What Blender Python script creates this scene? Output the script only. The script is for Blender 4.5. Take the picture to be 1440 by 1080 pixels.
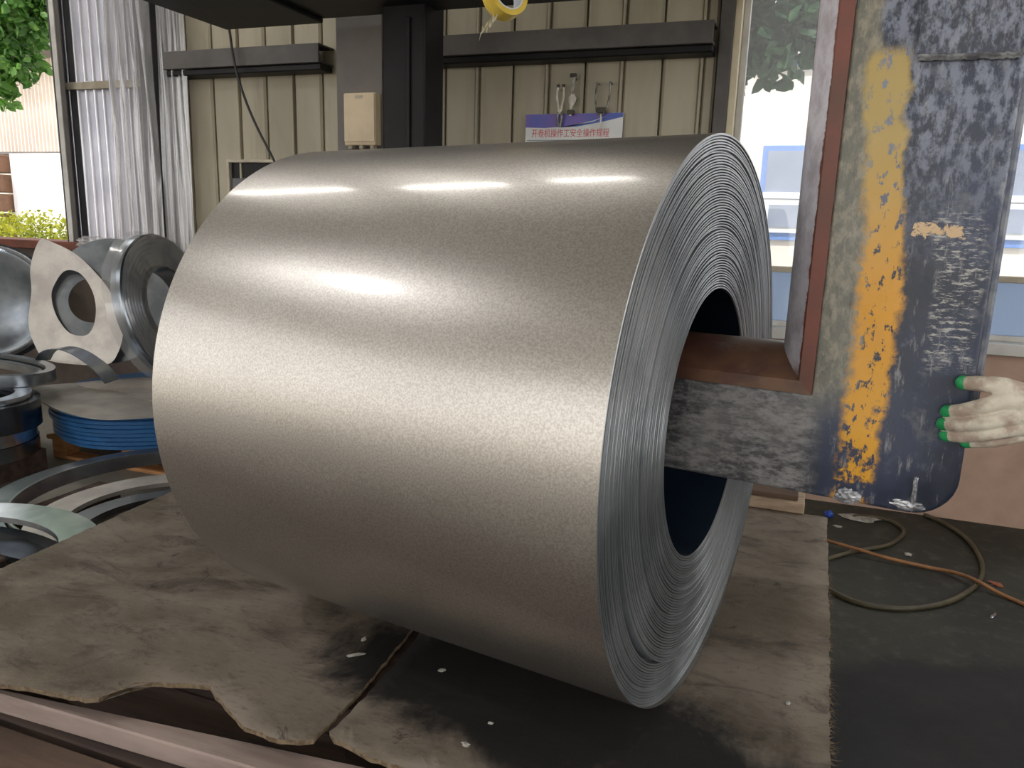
import bpy, bmesh, math, random
from mathutils import Vector, Matrix

random.seed(7)
S = bpy.context.scene
COL = S.collection
for o in list(bpy.data.objects):
    bpy.data.objects.remove(o)

# ------------------------------------------------------------------ camera
F, PITCH, ROLL, YAW = 1070.0, math.radians(12.0), math.radians(1.71), math.radians(19.866)
H = 1.48
EM = Matrix.Rotation(YAW, 3, 'Z')
_fw = Vector((0, math.cos(PITCH), -math.sin(PITCH)))
_up = Vector((0, math.sin(PITCH), math.cos(PITCH)))
_rt = Vector((1, 0, 0))
RT = EM @ (_rt * math.cos(ROLL) + _up * math.sin(ROLL))
UP = EM @ (-_rt * math.sin(ROLL) + _up * math.cos(ROLL))
FW = EM @ _fw
cd = bpy.data.cameras.new('camera')
cd.sensor_width = 36.0
cd.lens = F / 1440.0 * 36.0
cd.clip_start = 0.02
cd.clip_end = 200
cam = bpy.data.objects.new('camera', cd)
COL.objects.link(cam)
cam.matrix_world = Matrix(((RT.x, UP.x, -FW.x, 0), (RT.y, UP.y, -FW.y, 0), (RT.z, UP.z, -FW.z, H), (0, 0, 0, 1)))
S.camera = cam

# ------------------------------------------------------------------ sky, sun, exposure
S.view_settings.view_transform = 'Standard'
S.view_settings.look = 'None'
S.view_settings.gamma = 1.0
S.view_settings.use_curve_mapping = False
S.view_settings.exposure = 1.05
W = bpy.data.worlds.new('overcast_sky')
S.world = W
W.use_nodes = True
bg = W.node_tree.nodes['Background']
bg.inputs[0].default_value = (1.0, 0.985, 0.96, 1)
bg.inputs[1].default_value = 1.25
sd = bpy.data.lights.new('sun', 'SUN')
sd.energy = 2.4
sd.angle = math.radians(2.0)
sd.color = (1.0, 0.95, 0.86)
sun = bpy.data.objects.new('sun', sd)
COL.objects.link(sun)
sun.rotation_euler = Vector((0.35, 0.62, -1.0)).to_track_quat('-Z', 'Y').to_euler()

# ------------------------------------------------------------------ projection helpers (placing things on real planes)
def ray(x, y):
    return FW + RT * ((x - 720) / F) - UP * ((y - 540) / F)
def onY(x, y, Y):
    r = ray(x, y)
    p = r * (Y / r.y)
    return Vector((p.x, p.y, p.z + H))
def onZ(x, y, z):
    r = ray(x, y)
    p = r * ((z - H) / r.z)
    return Vector((p.x, p.y, z))

# ------------------------------------------------------------------ materials
MATS = {}
def lin(c):
    return tuple(((v / 255.0 / 12.92) if v / 255.0 <= 0.04045 else ((v / 255.0 + 0.055) / 1.055) ** 2.4) for v in c) + (1.0,)
class NT:
    def __init__(s, name):
        s.m = bpy.data.materials.new(name)
        s.m.use_nodes = True
        s.t = s.m.node_tree
        s.p = s.t.nodes['Principled BSDF']
        s.out = s.t.nodes['Material Output']
        s.co = s.n('ShaderNodeTexCoord').outputs['Object']
        MATS[name] = s.m
    def n(s, ty, **k):
        nd = s.t.nodes.new(ty)
        for a, b in k.items():
            setattr(nd, a, b)
        return nd
    def l(s, a, b):
        s.t.links.new(a, b)
    def mapping(s, sc):
        m = s.n('ShaderNodeMapping')
        m.inputs['Scale'].default_value = sc
        s.l(s.co, m.inputs['Vector'])
        return m.outputs[0]
    def noise(s, scale, detail=4, rough=0.55, sc=(1, 1, 1), dist=0.0):
        nd = s.n('ShaderNodeTexNoise')
        nd.inputs['Scale'].default_value = scale
        nd.inputs['Detail'].default_value = detail
        nd.inputs['Roughness'].default_value = rough
        nd.inputs['Distortion'].default_value = dist
        s.l(s.mapping(sc), nd.inputs['Vector'])
        return nd.outputs['Fac']
    def ramp(s, fac, a, b, c0=0.0, c1=1.0):
        m = s.n('ShaderNodeMapRange')
        m.interpolation_type = 'SMOOTHSTEP'
        m.inputs[1].default_value = a
        m.inputs[2].default_value = b
        m.inputs[3].default_value = c0
        m.inputs[4].default_value = c1
        s.l(fac, m.inputs[0])
        return m.outputs[0]
    def math(s, op, a, b=None):
        m = s.n('ShaderNodeMath', operation=op)
        for i, v in enumerate((a, b)):
            if v is None:
                continue
            if isinstance(v, (int, float)):
                m.inputs[i].default_value = v
            else:
                s.l(v, m.inputs[i])
        return m.outputs[0]
    def mix(s, fac, a, b):
        m = s.n('ShaderNodeMix', data_type='RGBA')
        if isinstance(fac, (int, float)):
            m.inputs[0].default_value = fac
        else:
            s.l(fac, m.inputs[0])
        for i, v in ((6, a), (7, b)):
            if isinstance(v, tuple):
                m.inputs[i].default_value = v
            else:
                s.l(v, m.inputs[i])
        return m.outputs[2]
    def xyz(s):
        sp = s.n('ShaderNodeSeparateXYZ')
        s.l(s.co, sp.inputs[0])
        return sp.outputs
    def bump(s, h, strength, dist=0.002):
        b = s.n('ShaderNodeBump')
        b.inputs['Strength'].default_value = strength
        b.inputs['Distance'].default_value = dist
        s.l(h, b.inputs['Height'])
        s.l(b.outputs[0], s.p.inputs['Normal'])
    def base(s, c):
        if isinstance(c, tuple):
            s.p.inputs['Base Color'].default_value = c
        else:
            s.l(c, s.p.inputs['Base Color'])
    def set(s, rough=None, metal=None, spec=None):
        if rough is not None:
            if isinstance(rough, (int, float)):
                s.p.inputs['Roughness'].default_value = rough
            else:
                s.l(rough, s.p.inputs['Roughness'])
        if metal is not None:
            if isinstance(metal, (int, float)):
                s.p.inputs['Metallic'].default_value = metal
            else:
                s.l(metal, s.p.inputs['Metallic'])
        if spec is not None:
            s.p.inputs['Specular IOR Level'].default_value = spec
        return s
def simple(name, c1, c2, scale=6, rough=0.6, metal=0.0, sc=(1, 1, 1), bump=0.0, bs=None, lo=0.35, hi=0.65, spec=None, detail=5):
    t = NT(name)
    f = t.noise(scale, detail, 0.6, sc)
    t.base(t.mix(t.ramp(f, lo, hi), lin(c1), lin(c2)))
    t.set(rough, metal, spec)
    if bump:
        t.bump(t.noise(bs or scale * 4, 4, 0.6, sc), bump)
    return t

# coil strip steel: fine matt spangle
t = NT('strip_steel')
g = t.noise(260, 2, 0.7)
g2 = t.noise(3.0, 3, 0.5, (1, 3, 3))
t.base(t.mix(t.ramp(g, .35, .65), lin((158, 153, 147)), lin((180, 175, 168))))
t.set(t.ramp(g2, .3, .7, .34, .38), .92)
t.p.inputs['Coat Weight'].default_value = .5
t.p.inputs['Coat Roughness'].default_value = .13
t = NT('strip_edge')
xx = t.noise(3, 4, .6)
t.base(t.mix(t.ramp(xx, .35, .65), lin((150, 156, 160)), lin((190, 195, 200))))  # bluish cast of the sky light mixed into the base colour
t.set(.38, .9)
simple('bore_steel_shaded', (30, 46, 64), (40, 56, 74), 4, .35, .6)  # dark reflections inside the bore put into the steel's base colour
# shop shell
t = NT('beige_panel')
f = t.noise(1.6, 5, .6, (1, 1, .25))
g = t.noise(9, 5, .65, (1, 1, .12))
t.base(t.mix(t.ramp(g, .45, .8, 0, .5), t.mix(t.ramp(f, .35, .65), lin((150, 143, 124)), lin((166, 158, 138))), lin((124, 112, 92))))
t.set(.5)
simple('girt_steel', (84, 80, 78), (70, 67, 66), 4, .55, .1)
simple('column_grey', (102, 97, 92), (90, 86, 84), 3, .55, .0, bump=.1)
simple('black_steel', (12, 12, 14), (24, 23, 26), 5, .5, 0, bump=.15, spec=.25)
simple('ceiling_sheet', (188, 188, 186), (170, 170, 168), 1.2, .7)
simple('jamb_grey', (96, 96, 98), (80, 80, 84), 3, .5, .3)
simple('corrugated_zinc', (214, 214, 220), (196, 196, 204), 2.5, .3, .85)
simple('rail_cream', (176, 168, 152), (150, 140, 122), 5, .6)
simple('cream_jamb', (196, 186, 160), (180, 168, 142), 5, .6)
simple('coping_brown', (116, 66, 52), (90, 54, 46), 6, .7, bump=.2)
simple('plaster_pink', (188, 158, 140), (168, 140, 124), 2.2, .8, bump=.1, bs=30)
simple('sill_white', (206, 204, 200), (180, 178, 174), 4, .6)
simple('low_wall_dark', (92, 80, 72), (72, 62, 58), 3, .8)
simple('black_rubber', (26, 25, 25), (36, 34, 33), 20, .5)
simple('box_cream', (214, 196, 166), (190, 172, 146), 5, .6, bump=.05, lo=.3, hi=.8)
simple('paper_white', (214, 216, 214), (204, 206, 206), 5, .5)
simple('print_violet', (112, 92, 168), (84, 92, 172), 3, .5, sc=(3, 1, 1))
simple('print_blue', (74, 88, 170), (60, 100, 176), 3, .5)
simple('print_red', (205, 92, 96), (190, 76, 84), 8, .5)
simple('print_line', (110, 116, 130), (110, 116, 130), 8, .5)
simple('tape_yellow', (198, 168, 62), (212, 184, 84), 9, .25)
simple('tape_core', (206, 210, 216), (190, 196, 204), 9, .6)
simple('tape_tail', (206, 198, 172), (190, 180, 150), 9, .4)
simple('tool_steel', (150, 148, 140), (90, 88, 82), 30, .35, .8)
simple('tool_grip', (72, 66, 58), (50, 46, 42), 30, .6)
simple('rag_white', (216, 212, 202), (190, 184, 172), 20, .7)
# floor: dark oily concrete with a patch of painted shade
t = NT('floor_concrete')
f = t.noise(.9, 6, .62)
g = t.noise(14, 6, .7)
xs = t.xyz()
c = t.mix(t.ramp(f, .38, .62), lin((112, 107, 98)), lin((140, 134, 124)))
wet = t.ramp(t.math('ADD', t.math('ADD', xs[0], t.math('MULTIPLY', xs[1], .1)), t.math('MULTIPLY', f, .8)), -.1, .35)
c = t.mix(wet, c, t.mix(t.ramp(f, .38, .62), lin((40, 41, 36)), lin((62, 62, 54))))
c = t.mix(t.ramp(g, .48, .70, 0, .4), c, lin((92, 90, 80)))
xs = t.xyz()
floor_shade = t.ramp(t.math('ADD', t.math('ADD', t.math('POWER', t.math('MULTIPLY', t.math('SUBTRACT', xs[0], .95), .9), 2.0), t.math('POWER', t.math('MULTIPLY', t.math('SUBTRACT', xs[1], 1.75), .85), 2.0)), t.math('MULTIPLY', t.math('SUBTRACT', f, .5), 1.6)), .75, 1.0, 1, 0)  # shade over the near right floor, painted as a dark patch
t.base(t.mix(t.math('MULTIPLY', floor_shade, .86), c, lin((18, 19, 24))))
t.set(t.ramp(f, .35, .65, .55, .75), 0, .3)
t.bump(g, .25, .004)
simple('yard_concrete', (188, 182, 170), (166, 160, 150), .6, .9)
# felt mat with oily stain and painted contact shade
t = NT('fibre_mat')
f = t.noise(1.7, 6, .62, (1, 1.6, 1), .4)
g = t.noise(26, 5, .7, (1, 2.5, 1))
h = t.noise(140, 3, .7)
c = t.mix(t.ramp(f, .36, .62), lin((92, 83, 71)), lin((126, 116, 105)))
c = t.mix(t.ramp(g, .50, .74, 0, .6), c, lin((80, 68, 54)))
sm_ = t.noise(5.5, 7, .72, (.7, 1.5, 1), .9)
c = t.mix(t.ramp(sm_, .50, .68, 0, .7), c, lin((58, 52, 48)))
c = t.mix(t.ramp(h, .55, .75, 0, .3), c, lin((142, 134, 124)))
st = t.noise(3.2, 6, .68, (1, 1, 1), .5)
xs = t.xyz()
# oily stain under the coil, with its contact shade painted in
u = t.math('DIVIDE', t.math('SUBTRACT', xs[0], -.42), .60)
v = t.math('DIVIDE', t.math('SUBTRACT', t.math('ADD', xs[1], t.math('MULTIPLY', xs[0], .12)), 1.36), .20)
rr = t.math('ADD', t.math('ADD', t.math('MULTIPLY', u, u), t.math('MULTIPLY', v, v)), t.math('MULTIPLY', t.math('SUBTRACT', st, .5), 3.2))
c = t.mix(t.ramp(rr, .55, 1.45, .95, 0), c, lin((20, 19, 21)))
sp = t.noise(7, 6, .75, (1, 1, 1), .8)
c = t.mix(t.ramp(sp, .60, .70, 0, .75), c, lin((44, 40, 38)))
t.base(c)
t.set(.85, 0, .25)
t.bump(g, .3, .004)
simple('mat_edge', (126, 110, 88), (92, 76, 58), 60, .95, bump=.6, bs=160)
simple('timber_pink', (158, 140, 132), (132, 116, 108), 2.5, .75, sc=(1, 6, 6), bump=.15)
simple('timber_dark', (58, 46, 42), (84, 66, 56), 3, .85, sc=(1, 7, 7), bump=.3)
simple('timber_brown', (96, 76, 62), (74, 58, 48), 3, .85, sc=(1, 7, 7), bump=.25)
simple('pallet_wood', (196, 142, 92), (164, 112, 70), 4, .75, sc=(1, 8, 8), bump=.2)
simple('pale_wood', (176, 154, 130), (150, 128, 106), 4, .8, sc=(2, 9, 9), bump=.2)
# hook
t = NT('hook_paint')
xs = t.xyz()                                   # x = t along arm, y = s, z up
n1 = t.noise(16, 6, .68)
n2 = t.noise(70, 5, .7, (1, 1, .5))
n3 = t.noise(4, 4, .6)
navy = t.mix(t.ramp(n3, .35, .65), lin((32, 37, 50)), lin((58, 66, 88)))
up = t.ramp(xs[2], .30, .62)
navy = t.mix(t.math('MULTIPLY', t.math('MULTIPLY', up, t.ramp(n2, .42, .62)), .8), navy, lin((136, 142, 160)))
navy = t.mix(t.math('MULTIPLY', t.ramp(n1, .54, .66), .55), navy, lin((110, 113, 120)))
n6 = t.noise(34, 6, .75, (2.2, 1, .45))
navy = t.mix(t.ramp(n6, .56, .70, 0, .7), navy, lin((150, 150, 152)))
navy = t.mix(t.ramp(n6, .40, .30, 0, .6), navy, lin((22, 24, 30)))
n7 = t.noise(60, 6, .75, (.5, 1, 1.3))
arm = t.mix(t.ramp(n7, .38, .62), lin((62, 62, 66)), lin((138, 136, 136)))
arm = t.mix(t.ramp(n1, .55, .68, 0, .6), arm, lin((46, 44, 46)))
arm = t.mix(t.ramp(n3, .5, .7, 0, .5), arm, lin((140, 138, 136)))
wob = t.math('MULTIPLY', t.math('SUBTRACT', n1, .5), .05)
tx = t.math('ADD', t.math('ADD', xs[0], wob), t.math('MULTIPLY', t.ramp(xs[2], .25, .75, 0, 1), .028))
isback = t.ramp(tx, .205, .255)
c = t.mix(isback, arm, navy)
olive = t.mix(t.ramp(n2, .4, .65), lin((106, 105, 96)), lin((146, 140, 124)))
olive = t.mix(t.ramp(n6, .54, .68, 0, .6), olive, lin((76, 72, 66)))
ol = t.math('MULTIPLY', t.math('MULTIPLY', t.ramp(tx, .20, .225), t.ramp(tx, .285, .30, 1, 0)), t.ramp(xs[2], .06, .16))
c = t.mix(ol, c, olive)
yel = t.mix(t.ramp(xs[2], .25, .62), t.mix(t.ramp(n3, .3, .7), lin((214, 150, 30)), lin((226, 164, 48))), lin((176, 152, 92)))
chips = t.ramp(n2, .56, .60, 1, 0)
n5 = t.noise(7, 5, .7)
tb = t.math('ADD', t.math('ADD', xs[0], t.math('ADD', t.math('MULTIPLY', wob, .9), t.math('MULTIPLY', t.math('SUBTRACT', n5, .5), .05))), t.math('MULTIPLY', t.ramp(xs[2], .25, .75, 0, 1), .030))
yl = t.math('MULTIPLY', t.ramp(tb, .268, .288), t.ramp(tb, .335, .350, 1, 0))
yl = t.math('MULTIPLY', yl, t.ramp(xs[2], .700, .725, 1, 0))
yl = t.math('MULTIPLY', yl, t.ramp(t.math('ADD', n1, xs[2]), .44, .52))
c = t.mix(t.math('MULTIPLY', yl, chips), c, yel)
# scraped band
sc_ = t.math('MULTIPLY', t.math('MULTIPLY', t.ramp(tb, .385, .40), t.ramp(tb, .455, .47, 1, 0)), t.math('MULTIPLY', t.ramp(xs[2], .17, .22), t.ramp(xs[2], .42, .48, 1, 0)))
n4 = t.noise(120, 4, .75, (.35, 1, 1.4))
c = t.mix(t.math('MULTIPLY', sc_, t.ramp(n4, .50, .62)), c, lin((176, 174, 170)))
blot = t.noise(34, 6, .72, (1, 1, 1.3), .8)
bm_ = t.math('MULTIPLY', t.math('MULTIPLY', t.ramp(tb, .34, .36), t.ramp(tb, .43, .45, 1, 0)), t.math('MULTIPLY', t.ramp(xs[2], .36, .42), t.ramp(xs[2], .42, .48, 1, 0)))
c = t.mix(t.ramp(t.math('MULTIPLY', bm_, blot), .47, .50), c, lin((206, 176, 138)))
t.base(c)
t.set(t.ramp(n1, .3, .7, .32, .5), .0, .5)
t.bump(n2, .3, .002)
simple('hook_edge', (70, 76, 92), (110, 112, 118), 30, .4, .5, bump=.2)
t = NT('liner_paint')
n1 = t.noise(24, 6, .7)
n3 = t.noise(5, 4, .6)
xs = t.xyz()
brown = t.mix(t.ramp(n3, .35, .65), lin((116, 62, 50)), lin((92, 58, 46)))
white = t.mix(t.ramp(n1, .35, .7), lin((196, 192, 200)), lin((160, 152, 158)))
sa = t.math('ADD', t.math('ABSOLUTE', t.math('ADD', xs[1], .080)), t.math('MULTIPLY', t.math('SUBTRACT', n1, .5), .022))
wm = t.math('MULTIPLY', t.ramp(sa, .041, .0435, 1, 0), t.ramp(t.math('ADD', xs[2], t.math('MULTIPLY', n3, .05)), .17, .20))
t.base(t.mix(wm, brown, white))
t.set(.5, 0)
t.bump(n1, .2, .002)
t = NT('liner_rust')
n1 = t.noise(18, 6, .7, (.6, 1, 1))
n3 = t.noise(6, 4, .6)
c = t.mix(t.ramp(n3, .35, .65), lin((78, 52, 46)), lin((110, 80, 58)))
t.base(t.mix(t.ramp(n1, .55, .72, 0, .6), c, lin((128, 112, 106))))
t.set(.35, .1)
t.bump(n1, .25, .002)
simple('weld_bright', (196, 198, 202), (120, 120, 126), 40, .35, .7, bump=.5)
# glove
simple('glove_knit', (206, 198, 182), (168, 150, 136), 26, .9, bump=.5, bs=240, lo=.4, hi=.62)
simple('glove_green', (34, 146, 84), (52, 166, 104), 30, .45)
simple('sleeve_blue', (66, 76, 96), (54, 64, 84), 30, .9)
# scrap
simple('scrap_zinc', (150, 156, 162), (120, 126, 134), 5, .24, .95)
simple('scrap_dark', (92, 96, 102), (70, 74, 80), 5, .25, .95)
simple('scrap_bright', (196, 200, 208), (160, 166, 176), 6, .2, .95)
simple('scrap_matt', (186, 180, 172), (160, 154, 148), 5, .42, .55)
simple('scrap_flat', (156, 152, 144), (136, 132, 126), 5, .5, .4)
simple('blue_film', (64, 116, 168), (44, 92, 144), 5, .35, 0, sc=(1, 1, 6))
simple('copper_rod', (150, 84, 50), (128, 70, 44), 6, .5)
simple('hose_olive', (84, 76, 54), (64, 58, 42), 8, .5)
simple('cord_orange', (158, 108, 64), (128, 88, 54), 8, .55)
simple('blue_cap', (34, 80, 180), (34, 70, 160), 8, .4)
simple('litter', (170, 168, 160), (130, 128, 120), 30, .8)
# outdoor
def leafmat(name, c1, c2, c3, tr=.35):
    t = NT(name)
    f = t.noise(2.5, 3, .6)
    g = t.noise(15, 2, .5)
    c = t.mix(t.ramp(f, .35, .65), lin(c1), lin(c2))
    c = t.mix(t.ramp(g, .5, .7, 0, .7), c, lin(c3))
    t.base(c)
    t.set(.45)
    tl = t.n('ShaderNodeBsdfTranslucent')
    t.l(c, tl.inputs[0])
    ms = t.n('ShaderNodeMixShader')
    ms.inputs[0].default_value = tr
    t.l(t.p.outputs[0], ms.inputs[1])
    t.l(tl.outputs[0], ms.inputs[2])
    t.l(ms.outputs[0], t.out.inputs[0])
leafmat('leaf_green', (58, 100, 44), (86, 132, 58), (120, 160, 70))
leafmat('leaf_dark', (44, 76, 52), (60, 96, 66), (84, 118, 80))
leafmat('leaf_hedge', (128, 138, 40), (176, 176, 56), (96, 120, 44))
simple('bark', (88, 74, 60), (66, 56, 46), 12, .9, bump=.4)
simple('building_white', (226, 220, 212), (212, 206, 200), .8, .8)
simple('building_sheet', (222, 210, 200), (208, 196, 188), .8, .6)
simple('panel_white', (226, 226, 232), (216, 216, 224), .8, .6)
simple('stack_brown', (132, 100, 80), (104, 78, 62), 2, .8)
simple('frame_blue', (96, 138, 206), (86, 126, 196), 3, .5)
simple('frame_white', (232, 234, 238), (224, 226, 230), 3, .5)
simple('pane_grey', (140, 150, 170), (120, 130, 152), 1, .15)
simple('roof_grey', (120, 116, 112), (104, 100, 98), 2, .7)

def glassy(name, col, tr, rough, glossfac=.12, haze=0.0):
    t = NT(name)
    tb = t.n('ShaderNodeBsdfTransparent')
    tb.inputs[0].default_value = col
    gl = t.n('ShaderNodeBsdfGlossy')
    gl.inputs['Roughness'].default_value = rough
    df = t.n('ShaderNodeBsdfDiffuse')
    df.inputs[0].default_value = (.8, .82, .85, 1)
    tl = t.n('ShaderNodeBsdfTranslucent')
    tl.inputs[0].default_value = (.8, .82, .85, 1)
    m0 = t.n('ShaderNodeMixShader'); m0.inputs[0].default_value = .5
    t.l(df.outputs[0], m0.inputs[1]); t.l(tl.outputs[0], m0.inputs[2])
    m1 = t.n('ShaderNodeMixShader'); m1.inputs[0].default_value = haze
    t.l(tb.outputs[0], m1.inputs[1]); t.l(m0.outputs[0], m1.inputs[2])
    m2 = t.n('ShaderNodeMixShader'); m2.inputs[0].default_value = glossfac
    t.l(m1.outputs[0], m2.inputs[1]); t.l(gl.outputs[0], m2.inputs[2])
    t.l(m2.outputs[0], t.out.inputs[0])
glassy('window_glass', (.96, .98, 1, 1), 1, .02, .05, .10)
glassy('window_glass_blue', (.36, .46, .62, 1), 1, .1, .06, .22)
glassy('plastic_film', (.95, .94, .94, 1), 1, .2, .12, .20)
def emis(name, col, st):
    t = NT(name)
    t.base((.8, .8, .8, 1))
    t.p.inputs['Emission Color'].default_value = col
    t.p.inputs['Emission Strength'].default_value = st
emis('tube_glow', (1, .97, .92, 1), 16)
emis('bay_glow', (.97, .98, 1, 1), 105)

# ------------------------------------------------------------------ mesh helpers
def mesh_obj(name, verts, faces, mat, parent=None, smooth=False):
    me = bpy.data.meshes.new(name)
    me.from_pydata([tuple(v) for v in verts], [], faces)
    me.update()
    bm = bmesh.new(); bm.from_mesh(me)
    bmesh.ops.recalc_face_normals(bm, faces=bm.faces)
    bm.to_mesh(me); bm.free()
    for m in (mat if isinstance(mat, (list, tuple)) else [mat]):
        me.materials.append(MATS[m])
    if smooth:
        for p in me.polygons:
            p.use_smooth = True
    o = bpy.data.objects.new(name, me)
    COL.objects.link(o)
    if parent is not None:
        o.parent = parent
    return o
def bm_obj(name, bm, mat, parent=None, smooth=False):
    bmesh.ops.recalc_face_normals(bm, faces=bm.faces)
    me = bpy.data.meshes.new(name)
    bm.to_mesh(me); bm.free()
    me.materials.append(MATS[mat])
    if smooth:
        for p in me.polygons:
            p.use_smooth = True
    o = bpy.data.objects.new(name, me)
    COL.objects.link(o)
    if parent is not None:
        o.parent = parent
    return o
def smooth_angle(o, deg=35):
    me = o.data
    for p in me.polygons:
        p.use_smooth = True
    me.set_sharp_from_angle(angle=math.radians(deg))
def box(name, x0, x1, y0, y1, z0, z1, mat, parent=None, bev=0.0, seg=2):
    bm = bmesh.new()
    bmesh.ops.create_cube(bm, size=1)
    for v in bm.verts:
        v.co = Vector(((x0 + x1) / 2 + v.co.x * (x1 - x0), (y0 + y1) / 2 + v.co.y * (y1 - y0), (z0 + z1) / 2 + v.co.z * (z1 - z0)))
    if bev:
        bmesh.ops.bevel(bm, geom=list(bm.edges), offset=bev, segments=seg, affect='EDGES', profile=.5)
    return bm_obj(name, bm, mat, parent)
def prism(name, poly, axis_fn, d0, d1, mat, parent=None, bev=0.0, seg=2):
    """poly in 2-D, extruded from d0 to d1; axis_fn(a, b, d) -> 3-D point"""
    bm = bmesh.new()
    a = [bm.verts.new(axis_fn(p[0], p[1], d0)) for p in poly]
    b = [bm.verts.new(axis_fn(p[0], p[1], d1)) for p in poly]
    n = len(poly)
    bm.faces.new(a); bm.faces.new(b[::-1])
    for i in range(n):
        bm.faces.new((a[i], a[(i + 1) % n], b[(i + 1) % n], b[i]))
    if bev:
        bmesh.ops.recalc_face_normals(bm, faces=bm.faces)
        es = [e for e in bm.edges if len(e.link_faces) == 2 and e.calc_face_angle(0) > .6]
        bmesh.ops.bevel(bm, geom=es, offset=bev, segments=seg, affect='EDGES', profile=.5)
    return bm_obj(name, bm, mat, parent)
def lathe(name, prof, mat, parent=None, seg=64, closed=True, smooth=True):
    """prof: list of (r, z) about local Z"""
    vs, fs = [], []
    n = len(prof)
    for i in range(seg):
        a = 2 * math.pi * i / seg
        for r, z in prof:
            vs.append((r * math.cos(a), r * math.sin(a), z))
    for i in range(seg):
        j = (i + 1) % seg
        for k in range(n if closed else n - 1):
            l = (k + 1) % n
            fs.append((i * n + k, j * n + k, j * n + l, i * n + l))
    o = mesh_obj(name, vs, fs, mat, parent)
    if smooth:
        smooth_angle(o, 40)
    return o
def sweep(name, path, prof, mat, parent=None, closed=False, up=Vector((0, 0, 1)), smooth=True):
    """prof: list of (side, up) offsets, closed section"""
    vs, fs = [], []
    m, n = len(path), len(prof)
    for i in range(m):
        a = path[(i - 1) % m] if (closed or i > 0) else path[i]
        b = path[(i + 1) % m] if (closed or i < m - 1) else path[i]
        t = (b - a).normalized()
        sd_ = t.cross(up)
        if sd_.length < 1e-4:
            sd_ = Vector((1, 0, 0))
        sd_.normalize()
        u = sd_.cross(t)
        for p in prof:
            vs.append(path[i] + sd_ * p[0] + u * p[1])
    for i in range(m if closed else m - 1):
        j = (i + 1) % m
        for k in range(n):
            l = (k + 1) % n
            fs.append((i * n + k, i * n + l, j * n + l, j * n + k))
    if not closed:
        fs.append(tuple(range(n))); fs.append(tuple((m - 1) * n + k for k in range(n))[::-1])
    o = mesh_obj(name, vs, fs, mat, parent)
    if smooth:
        smooth_angle(o, 40)
    return o
def circle_prof(r, n=8):
    return [(r * math.cos(2 * math.pi * k / n), r * math.sin(2 * math.pi * k / n)) for k in range(n)]
def spline(pts, per=8):
    pts = [Vector(p) for p in pts]
    out = []
    for i in range(len(pts) - 1):
        p0 = pts[max(i - 1, 0)]; p1 = pts[i]; p2 = pts[i + 1]; p3 = pts[min(i + 2, len(pts) - 1)]
        for k in range(per):
            s = k / per
            out.append(.5 * ((2 * p1) + (p2 - p0) * s + (2 * p0 - 5 * p1 + 4 * p2 - p3) * s * s + (3 * p1 - p0 - 3 * p2 + p3) * s ** 3))
    out.append(pts[-1])
    return out
def empty(name, loc=(0, 0, 0), rot=None):
    o = bpy.data.objects.new(name, None)
    o.empty_display_size = .1
    COL.objects.link(o)
    o.location = loc
    if rot is not None:
        o.rotation_euler = rot
    return o
def tag(o, label, cat, group=None):
    o['label'] = label
    o['category'] = cat
    if group:
        o['group'] = group
    return o
def struct(o, label=None):
    o['kind'] = 'structure'
    if label:
        o['label'] = label
    return o
def stuff(o):
    o['kind'] = 'stuff'
    return o

# ------------------------------------------------------------------ building shell
WY = 4.41                                           # inner face of the back wall
RZ = 5.6
struct(box('ground', -60, 40, WY + .25, 60, -.3, -.02, 'yard_concrete'), 'pale concrete yard behind the workshop')
struct(box('ground', -60, 40, -40, -6.5, -.3, -.02, 'yard_concrete'), 'pale concrete yard in front of the workshop')
struct(box('ground', -60, -9.0, -6.5, WY + .25, -.3, -.02, 'yard_concrete'), 'pale concrete yard beside the workshop')
struct(box('floor', -9.0, 4.0, -6.5, WY + .25, -.3, 0, 'floor_concrete'), 'dark oily workshop floor with a painted patch of shade')
struct(box('ceiling', -9.2, 4.2, -6.8, WY + .6, RZ, RZ + .12, 'ceiling_sheet'), 'grey sheet roof of the workshop')
struct(box('wall_right', 3.4, 3.6, 2.6, WY, 0, RZ, 'beige_panel'), 'beige side wall beside the window')
struct(box('wall_right', 3.4, 3.6, -6.5, 2.6, 4.0, RZ, 'beige_panel'), 'beige wall above the right side opening')
struct(box('wall_right', 3.4, 3.6, -6.5, 2.6, 0, .9, 'beige_panel'), 'beige wall below the right side opening')
struct(box('wall_rear', 1.6, 3.6, -6.7, -6.5, 0, RZ, 'beige_panel'), 'beige rear wall beside the big gate opening')
struct(box('wall_side', -9.2, -9.0, -.6, WY + .22, 0, RZ, 'beige_panel'), 'beige side wall beyond the open bay')
struct(box('wall_side', -9.2, -9.0, -6.7, -.6, 4.5, RZ, 'beige_panel'), 'beige wall above the side gate opening')
struct(box('wall_rear', -9.0, 1.6, -6.7, -6.5, 4.5, RZ, 'beige_panel'), 'beige wall above the rear gate opening')

# back wall: ribbed beige panels, each its own piece
wb = struct(box('wall_back', -4.08, -.47, WY + .05, WY + .13, 0, RZ, 'beige_panel'), 'beige ribbed sheet wall behind the coil')
xj = -4.08
joints = []
x = -1.863
while x > -4.08:
    joints.append(x); x -= .2165
x = -1.863 + .2165
while x < -.49:
    joints.append(x); x += .2165
joints = sorted(joints)
edges = [-4.08] + joints + [-.49]
for a, b in zip(edges[:-1], edges[1:]):
    if b - a < .04:
        continue
    a += .006; b -= .006
    w_ = b - a
    e = min(.014, w_ * .2)
    prof = [(a, WY + .05), (a, WY + .012), (a + e, WY), (b - e, WY), (b, WY + .012), (b, WY + .05)]
    prism('panel', prof, lambda p, q, d: (p, q, d), 0.02, RZ - .02, 'beige_panel', wb)
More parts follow.
